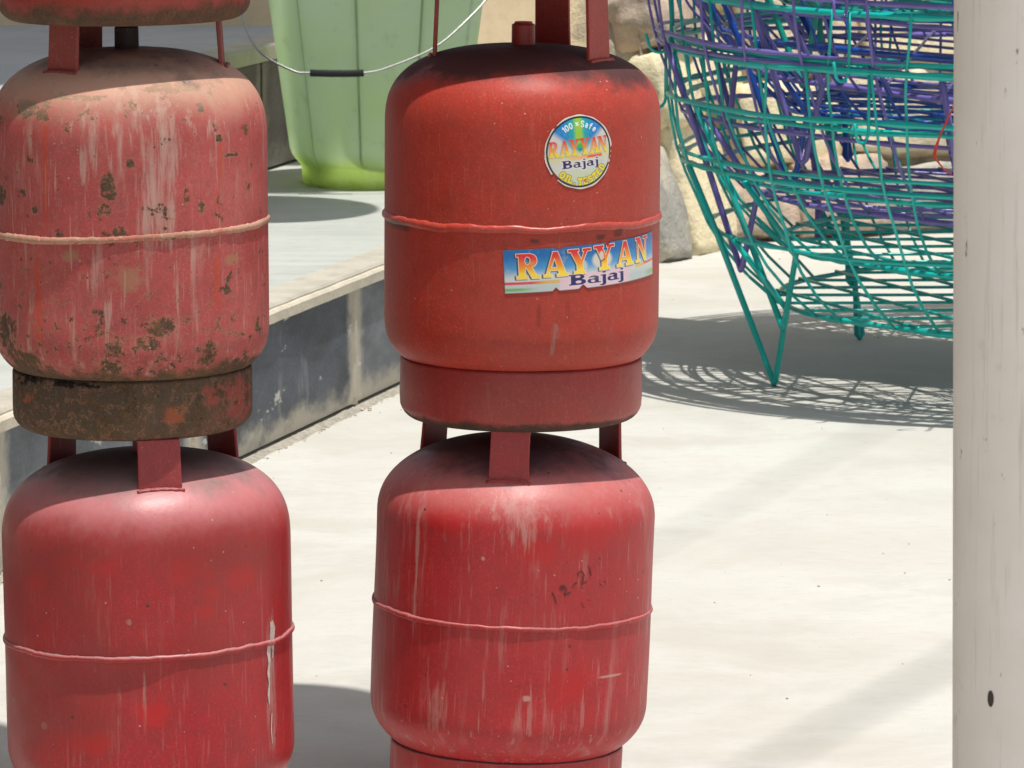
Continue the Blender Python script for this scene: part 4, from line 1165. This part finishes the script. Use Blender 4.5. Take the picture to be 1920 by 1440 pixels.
# --- pen marks and drips as thin ribbons on the paint
def ribbon(name, C, strokes, mat, parent, off=0.0005):
    """strokes: list of lists of (phi deg, z, half width m)"""
    vs, fs = [], []
    for st in strokes:
        pts = []
        for (a, b) in zip(st[:-1], st[1:]):
            for k in range(4):
                f = k / 4
                pts.append(tuple(a[i] + (b[i] - a[i]) * f for i in range(3)))
        pts.append(st[-1])
        b0 = len(vs)
        for i, (pd, z, hw) in enumerate(pts):
            p0, p1 = pts[max(i - 1, 0)], pts[min(i + 1, len(pts) - 1)]
            d = Vector(((p1[0] - p0[0]) * math.pi / 180 * C.R, p1[1] - p0[1]))
            if d.length < 1e-9: d = Vector((1, 0))
            d.normalize()
            n = Vector((-d.y, d.x))
            hw = hw * (1 + 0.25 * mnoise.noise(Vector((i * 1.3, pd, z * 90))))
            for s in (-1, 1):
                vs.append(on_surface(C, R_(pd) + n.x * hw * s / C.R, z + n.y * hw * s, off))
        for i in range(len(pts) - 1):
            fs.append((b0 + 2 * i, b0 + 2 * i + 1, b0 + 2 * i + 3, b0 + 2 * i + 2))
    return obj(name, mesh(name, vs, fs), mat, parent)
M_pen = simple_mat('pen_ink', (0.10, 0.022, 0.026), (0.22, 0.022, 0.026), 240.0, 0.6, 0.05)
# the hand-written number, climbing to the right; local frame: x along writing, y up (metres)
hx, hz, ha = R_(17.0), 0.2435, R_(31)
def hand(pts, wd=0.0009):
    out = []
    for (x, y) in pts:
        x, y = x * 1.28, y * 1.12
        X = x * math.cos(ha) - y * math.sin(ha) * 0.72; Y = x * math.sin(ha) + y * math.cos(ha)
        out.append((math.degrees(hx + X / C_rb.R), hz + Y, wd))
    return out
strokes = [hand([(0.000, 0.010), (0.0006, 0.005), (0.000, -0.003)], 0.00105),
           hand([(0.007, 0.008), (0.009, 0.0105), (0.012, 0.009), (0.0115, 0.006), (0.009, 0.0065), (0.0085, 0.009), (0.0125, 0.0085), (0.0130, 0.004), (0.009, 0.0005), (0.0105, -0.0005), (0.016, -0.001)], 0.0009),
           hand([(0.0185, 0.003), (0.024, 0.004)], 0.0006),
           hand([(0.027, 0.009), (0.0285, 0.012), (0.032, 0.0115), (0.0325, 0.006), (0.029, 0.001), (0.0275, -0.001), (0.033, -0.0015)], 0.00085),
           hand([(0.0395, 0.012), (0.0398, 0.007), (0.0390, 0.001)], 0.00085),
           hand([(0.051, 0.012), (0.053, 0.010)], 0.0005), hand([(0.0215, -0.018), (0.0222, -0.023), (0.0228, -0.025)], 0.0006), hand([(0.0285, -0.020), (0.030, -0.0215)], 0.0006),
           hand([(0.0445, -0.013), (0.046, -0.017)], 0.0005), hand([(0.049, -0.014), (0.051, -0.0165), (0.0505, -0.019)], 0.0005)]
ribbon('handwriting', C_rb, strokes, M_pen, rb)
M_drip = simple_mat('dried_paint_drip', (0.62, 0.50, 0.46), (0.50, 0.36, 0.32), 90.0, 0.7, 0.3)
ribbon('paint_drip', C_lb, [[(59.5, 0.222, 0.0028), (58.8, 0.212, 0.0034), (59.2, 0.200, 0.0019), (58.4, 0.190, 0.0024), (58.9, 0.178, 0.0013), (58.2, 0.166, 0.0018), (58.6, 0.155, 0.0007)],
                           [(61.2, 0.244, 0.0030), (62.2, 0.236, 0.0048), (61.4, 0.224, 0.0042), (62.0, 0.212, 0.0018), (61.5, 0.204, 0.0007)],
                           [(60.2, 0.145, 0.0008), (59.6, 0.128, 0.0011), (60.0, 0.112, 0.0006)]], M_drip, lb)

# ------------------------------------------------------------------ green bucket on the platform
BX, BY = -0.266, 10.04
def bucket_profile():
    # foot, shoulder, flaring wall, rolled rim
    p = [(0.0, 0.012), (0.125, 0.012), (0.138, 0.006), (0.142, 0.0), (0.146, 0.002), (0.147, 0.012), (0.148, 0.030), (0.152, 0.040), (0.162, 0.050), (0.169, 0.060), (0.173, 0.072)]
    for k in range(1, 19):
        f = k / 18
        p.append((0.173 + 0.052 * f, 0.072 + 0.375 * f))
    p += [(0.232, 0.449), (0.236, 0.456), (0.234, 0.464), (0.226, 0.466), (0.221, 0.460)]
    for k in range(0, 10):
        f = 1 - k / 9
        p.append((0.1695 + 0.050 * f, 0.070 + 0.375 * f))
    p += [(0.155, 0.042), (0.12, 0.018), (0.0, 0.018)]
    return p
NP = 10
def flute(p, r, z, k):
    if z < 0.034 or r < 0.10 or z > 0.445: return r, z
    q = (p * NP / (2 * math.pi) + 0.26) % 1.0
    e = min(q, 1 - q)
    amt = min(1.0, (z - 0.034) / 0.03)
    g = math.exp(-(e / 0.022) ** 2) * 0.0085
    flat = (math.cos(math.pi / NP) / math.cos((q - 0.5) * 2 * math.pi / NP) - 1) * 0.55
    return r * (1 + flat * amt) - g * amt, z
bk = empty('bucket', (BX, BY, PZ + 0.001))
tag(bk, 'large pale green plastic bucket with a wire handle, standing on the platform', 'bucket')
M_bk = bucket_mat('green_plastic', (0.85, 0.94, 0.81), (0.83, 0.93, 0.71))
obj('tub', lathe('tub', bucket_profile(), 400, flute), M_bk, bk, smooth=True)
for s in (-1, 1):
    obj('ear', box_mesh('ear', -0.018, 0.018, -0.012, 0.012, -0.022, 0.022, 0.005), M_bk, bk, loc=(s * 0.243 + 0.0, 0.0, 0.435))
# bail hanging forward and down
hk = [(-0.246, 0.435), (-0.256, 0.405), (-0.256, 0.375), (-0.249, 0.324), (-0.217, 0.273), (-0.154, 0.240), (-0.121, 0.236), (-0.018, 0.236), (0.035, 0.248), (0.119, 0.283), (0.182, 0.334), (0.2215, 0.375), (0.240, 0.405), (0.246, 0.435)]
def bail(f):
    f = max(0.0, min(0.99999, f)) * (len(hk) - 1)
    i = int(f); u = f - i
    p0, p1, p2, p3 = hk[max(i - 1, 0)], hk[i], hk[i + 1], hk[min(i + 2, len(hk) - 1)]
    q = [0.5 * (2 * p1[c] + (p2[c] - p0[c]) * u + (2 * p0[c] - 5 * p1[c] + 4 * p2[c] - p3[c]) * u * u + (3 * p1[c] - p0[c] - 3 * p2[c] + p3[c]) * u ** 3) for c in (0, 1)]
    drop = max(0.0, 0.435 - q[1]) / 0.20
    return (q[0], -0.245 * min(1.0, drop ** 0.6), q[1])
hp = [bail(k / 60) for k in range(61)]
M_wire = flat_mat('handle_wire', (0.42, 0.42, 0.41), 0.35, 0.6)
wire = obj('handle', tube('handle', hp, 0.0024, 8), M_wire, bk, smooth=True)
gp = []
for k in range(49):
    b_ = bail((6.0 + 1.0 * k / 48) / 13)
    gp.append(((b_[0], b_[1], b_[2]), 0.0066 + (0.0010 if k % 2 else 0.0)))
gm = tube('grip', [g[0] for g in gp], [g[1] for g in gp], 10)
grip = obj('grip', gm, flat_mat('grip_rubber', (0.015, 0.016, 0.018), 0.6), None, smooth=False)
grip.parent = wire

# unseen basin added under the awning to throw the oval shade on the platform
hb = empty('shade_basin', (-0.285, 9.275, 1.99))
hb.scale = (1.12, 1.15, 1.0)
tag(hb, 'unseen shallow basin added below the awning to cast the oval shade', 'basin')
obj('bowl', lathe('bowl', [(0.0, 0.0), (0.10, 0.0), (0.13, 0.01), (0.19, 0.10), (0.205, 0.11), (0.205, 0.115), (0.186, 0.102), (0.127, 0.014), (0.0, 0.005)], 64), M_bk, hb, smooth=True)
obj('cord', tube('cord', [(0, 0, 2.615), (0, 0, 0.6), (0, 0, 0.005)], 0.004, 6), flat_mat('cord_brown', (0.2, 0.15, 0.1)), hb)

# ------------------------------------------------------------------ nested wire baskets
BCX, BCY = 1.02, 8.95
PROF = [(0.553, 0.135), (0.605, 0.180), (0.642, 0.222), (0.670, 0.266), (0.708, 0.350), (0.734, 0.425), (0.745, 0.500), (0.750, 0.582)]
def prof_r(z):
    for (r0, z0), (r1, z1) in zip(PROF[:-1], PROF[1:]):
        if z <= z1: return r0 + (r1 - r0) * (z - z0) / (z1 - z0)
    return PROF[-1][0]
NR = 32
HOOPS = [(0.135, 0.0046), (0.266, 0.0038), (0.386, 0.0042), (0.500, 0.0047), (0.582, 0.0052)]
def ribs_variant(k):
    rnd = random.Random(50 + k)
    ph = rnd.uniform(-0.04, 0.04)
    tw = rnd.uniform(-0.05, 0.05)
    pts = []
    for i in range(11):
        z = 0.135 + (0.585 - 0.135) * i / 10
        r = prof_r(z) + 0.004 + 0.0022 * mnoise.noise(Vector((z * 14, k, 1)))
        a = ph + tw * (z - 0.3) / 0.3 + 0.005 * mnoise.noise(Vector((z * 9, k, 6)))
        pts.append((r * math.sin(a), -r * math.cos(a), z))
    return tube('rib', pts, 0.0027, 6)
def hoop_mesh(z, th, k):
    pts = []
    for i in range(120):
        a = 2 * math.pi * i / 120
        q = Vector((math.sin(a) * 2.2, math.cos(a) * 2.2, k * 3.1))
        r = prof_r(z) + 0.005 * mnoise.noise(q)
        pts.append((r * math.sin(a), -r * math.cos(a), z + 0.006 * mnoise.noise(q + Vector((5, 5, 5)))))
    rr = random.Random(int(k * 17 + z * 1000))
    return tube('hoop', pts, [th * (1.45 if rr.random() < 0.16 else rr.uniform(0.9, 1.1)) for _ in pts], 7, closed=True)
def floor_wire(off, ang, k):
    R0 = 0.555
    half = math.sqrt(max(0.0, R0 * R0 - off * off))
    ca, sa = math.cos(ang), math.sin(ang)
    pts = []
    for i in range(9):
        t = -half + 2 * half * i / 8
        o_ = off + 0.004 * mnoise.noise(Vector((t * 4, k, 2)))
        pts.append((t * ca - o_ * sa, t * sa + o_ * ca, 0.135 + (0.0055 if abs(ang) > 1 else 0.0) + 0.002 * mnoise.noise(Vector((t * 5, 3, k)))))
    return tube('floor_wire', pts, 0.0030, 6)
def leg_basket(foot_r=0.585, foot_z=0.004, spread=0.095):
    """V of bent rod: from the wall down to a foot and back up to the floor ring"""
    def P(r, a, z): return (r * math.sin(a), -r * math.cos(a), z)
    za, zb = 0.386, 0.138
    pts = [P(prof_r(za) + 0.008, -spread * 0.75, za), P(prof_r(0.266) + 0.010, -spread * 0.55, 0.266), P(foot_r, -0.012, foot_z + 0.006), P(foot_r, 0.0, foot_z), P(foot_r, 0.012, foot_z + 0.006),
           P(prof_r(zb) + 0.016, spread * 0.5, zb), P(prof_r(0.266) + 0.006, spread * 0.65, 0.266)]
    return tube('leg', pts, 0.0056, 7)
def hook_mesh():
    r = prof_r(0.500) + 0.006
    pts = [(0, -(r - 0.000), 0.583), (0, -(r - 0.000), 0.52)]
    for i in range(9):
        a = math.pi * i / 8
        pts.append((0, -(r + 0.020 - 0.020 * math.cos(a)), 0.490 - 0.020 * math.sin(a)))
    pts.append((0, -(r + 0.044), 0.503))
    return tube('hook', pts, 0.0028, 6)
rib_me = [ribs_variant(k) for k in range(6)]
hoop_me = [hoop_mesh(z, th, k) for k, (z, th) in enumerate(HOOPS)]
hoop2_me = [hoop_mesh(z + dz, 0.0034, k + 11) for k, (z, dz) in enumerate(((0.386, 0.017), (0.500, -0.019)))]
offs = [-0.48, -0.37, -0.26, -0.155, -0.05, 0.06, 0.165, 0.27, 0.38, 0.485]
fw_me = [floor_wire(o_, 0.03, k) for k, o_ in enumerate(offs)] + [floor_wire(o_, -1.18, k + 20) for k, o_ in enumerate(offs)]
leg_me, hook_me = leg_basket(), hook_mesh()
M_teal = enamel_mat('teal_enamel', (0.004, 0.44, 0.385), (0.006, 0.50, 0.45))
M_teal2 = enamel_mat('green_enamel', (0.005, 0.30, 0.235), (0.008, 0.36, 0.29))
M_purple = enamel_mat('purple_enamel', (0.15, 0.12, 0.40), (0.19, 0.15, 0.47))
M_blue = enamel_mat('blue_enamel', (0.010, 0.065, 0.36), (0.014, 0.085, 0.44))
# name of the colour, height of the nest, lean, turn, sideways slip, label
nest = [(M_teal, 0.000, (0, 0), 0, (0, 0), 'teal wire basket standing on the ground, lowest of the nested stack'),
        (M_teal, 0.100, (0.3, 0.2), 3, (0.004, 0.0), 'teal wire basket second from the ground in the nested stack'),
        (M_purple, 0.170, (-0.8, 3.0), 1.5, (-0.065, 0.0), 'tilted purple wire basket just above the two teal ones'),
        (M_blue, 0.330, (-0.4, 1.2), 5, (0.010, 0.0), 'blue wire basket nested between the two purple ones'),
        (M_purple, 0.405, (0.6, 2.6), -32, (-0.070, -0.01), 'upper purple wire basket with a hook at its left, over the blue one'),
        (M_teal2, 0.535, (0.3, -0.6), 11, (0.0, 0.0), 'dark green wire basket showing behind the purple hoops at the top'),
        (M_blue, 0.660, (-0.5, 0.6), 20, (0.004, 0.0), 'blue wire basket high in the nested stack, third from the top'),
        (M_teal2, 0.770, (0.4, 0.5), -8, (0.0, 0.004), 'green wire basket second from the top of the nested stack'),
        (M_teal, 0.880, (0.0, -0.8), 31, (0.0, 0.0), 'teal wire basket at the very top of the nested stack')]
LEG_A = [R_(195 - 270 + 60 * k - (5 if k % 2 else 0)) for k in range(6)]
def new_part(name, me, mat, parent, rz=0.0):
    o = bpy.data.objects.new(name, me)
    col.objects.link(o)
    o.parent = parent
    o.rotation_euler = (0, 0, rz)
    o.material_slots[0].link = 'OBJECT' if len(me.materials) else 'OBJECT'
    o.material_slots[0].material = mat
    return o
for me in rib_me + hoop_me + hoop2_me + fw_me + [leg_me, hook_me]:
    me.materials.append(M_teal)
    me.polygons.foreach_set('use_smooth', [True] * len(me.polygons))
for bi, (mat, z, tl_, turn, sl, lab) in enumerate(nest):
    e = empty('wire_basket', (BCX + sl[0], BCY + sl[1], z), (R_(tl_[0]), R_(tl_[1]), R_(turn)))
    tag(e, lab, 'basket', 'wire baskets nested in a stack')
    rnd = random.Random(bi * 13 + 1)
    for k, me in enumerate(hoop_me): new_part('hoop', me, mat, e, rnd.uniform(0, 6.28))
    for k, me in enumerate(hoop2_me):
        if (k + bi) % 2 == 0: new_part('hoop', me, mat, e, rnd.uniform(0, 6.28))
    for k in range(NR):
        new_part('rib', rib_me[rnd.randrange(6)], mat, e, 2 * math.pi * k / NR + rnd.uniform(-0.03, 0.03))
    for me in fw_me: new_part('floor_wire', me, mat, e)
    for a in LEG_A: new_part('leg', leg_me, mat, e, a)
    for a in (R_(-88), R_(-40), R_(20), R_(140)): new_part('hook', hook_me, mat, e, a + rnd.uniform(-0.1, 0.1))

# unseen board added over the top basket to cast the solid dark shadow
bd = obj('board', box_mesh('board', -0.95, 0.95, -0.27, 0.27, 0.0, 0.018, 0.002), simple_mat('board_wood', (0.30, 0.21, 0.13), (0.24, 0.16, 0.10), 9.0, 0.8), None)
bd.location = (BCX - 0.06, BCY - 0.12, 1.474)
bd.rotation_euler = (0, 0, R_(-33))
tag(bd, 'unseen flat board added over the topmost wire basket for its shadow', 'board')

# red twine: one tied in the baskets beside the post, one trailing towards the cylinders
M_twine = flat_mat('red_twine', (0.42, 0.03, 0.02), 0.7)
tw = obj('red_twine', tube('red_twine', [(0.720, 8.235, 0.556), (0.712, 8.235, 0.538), (0.700, 8.233, 0.512), (0.690, 8.232, 0.490), (0.684, 8.230, 0.472), (0.681, 8.229, 0.458), (0.690, 8.230, 0.446), (0.698, 8.231, 0.436), (0.710, 8.235, 0.428)], [0.0016, 0.0016, 0.0017, 0.0018, 0.0030, 0.0032, 0.0016, 0.0014, 0.0012], 6), M_twine)
tag(tw, 'red twine tied to the wire baskets close to the post', 'twine')
print('objects', len(bpy.data.objects))
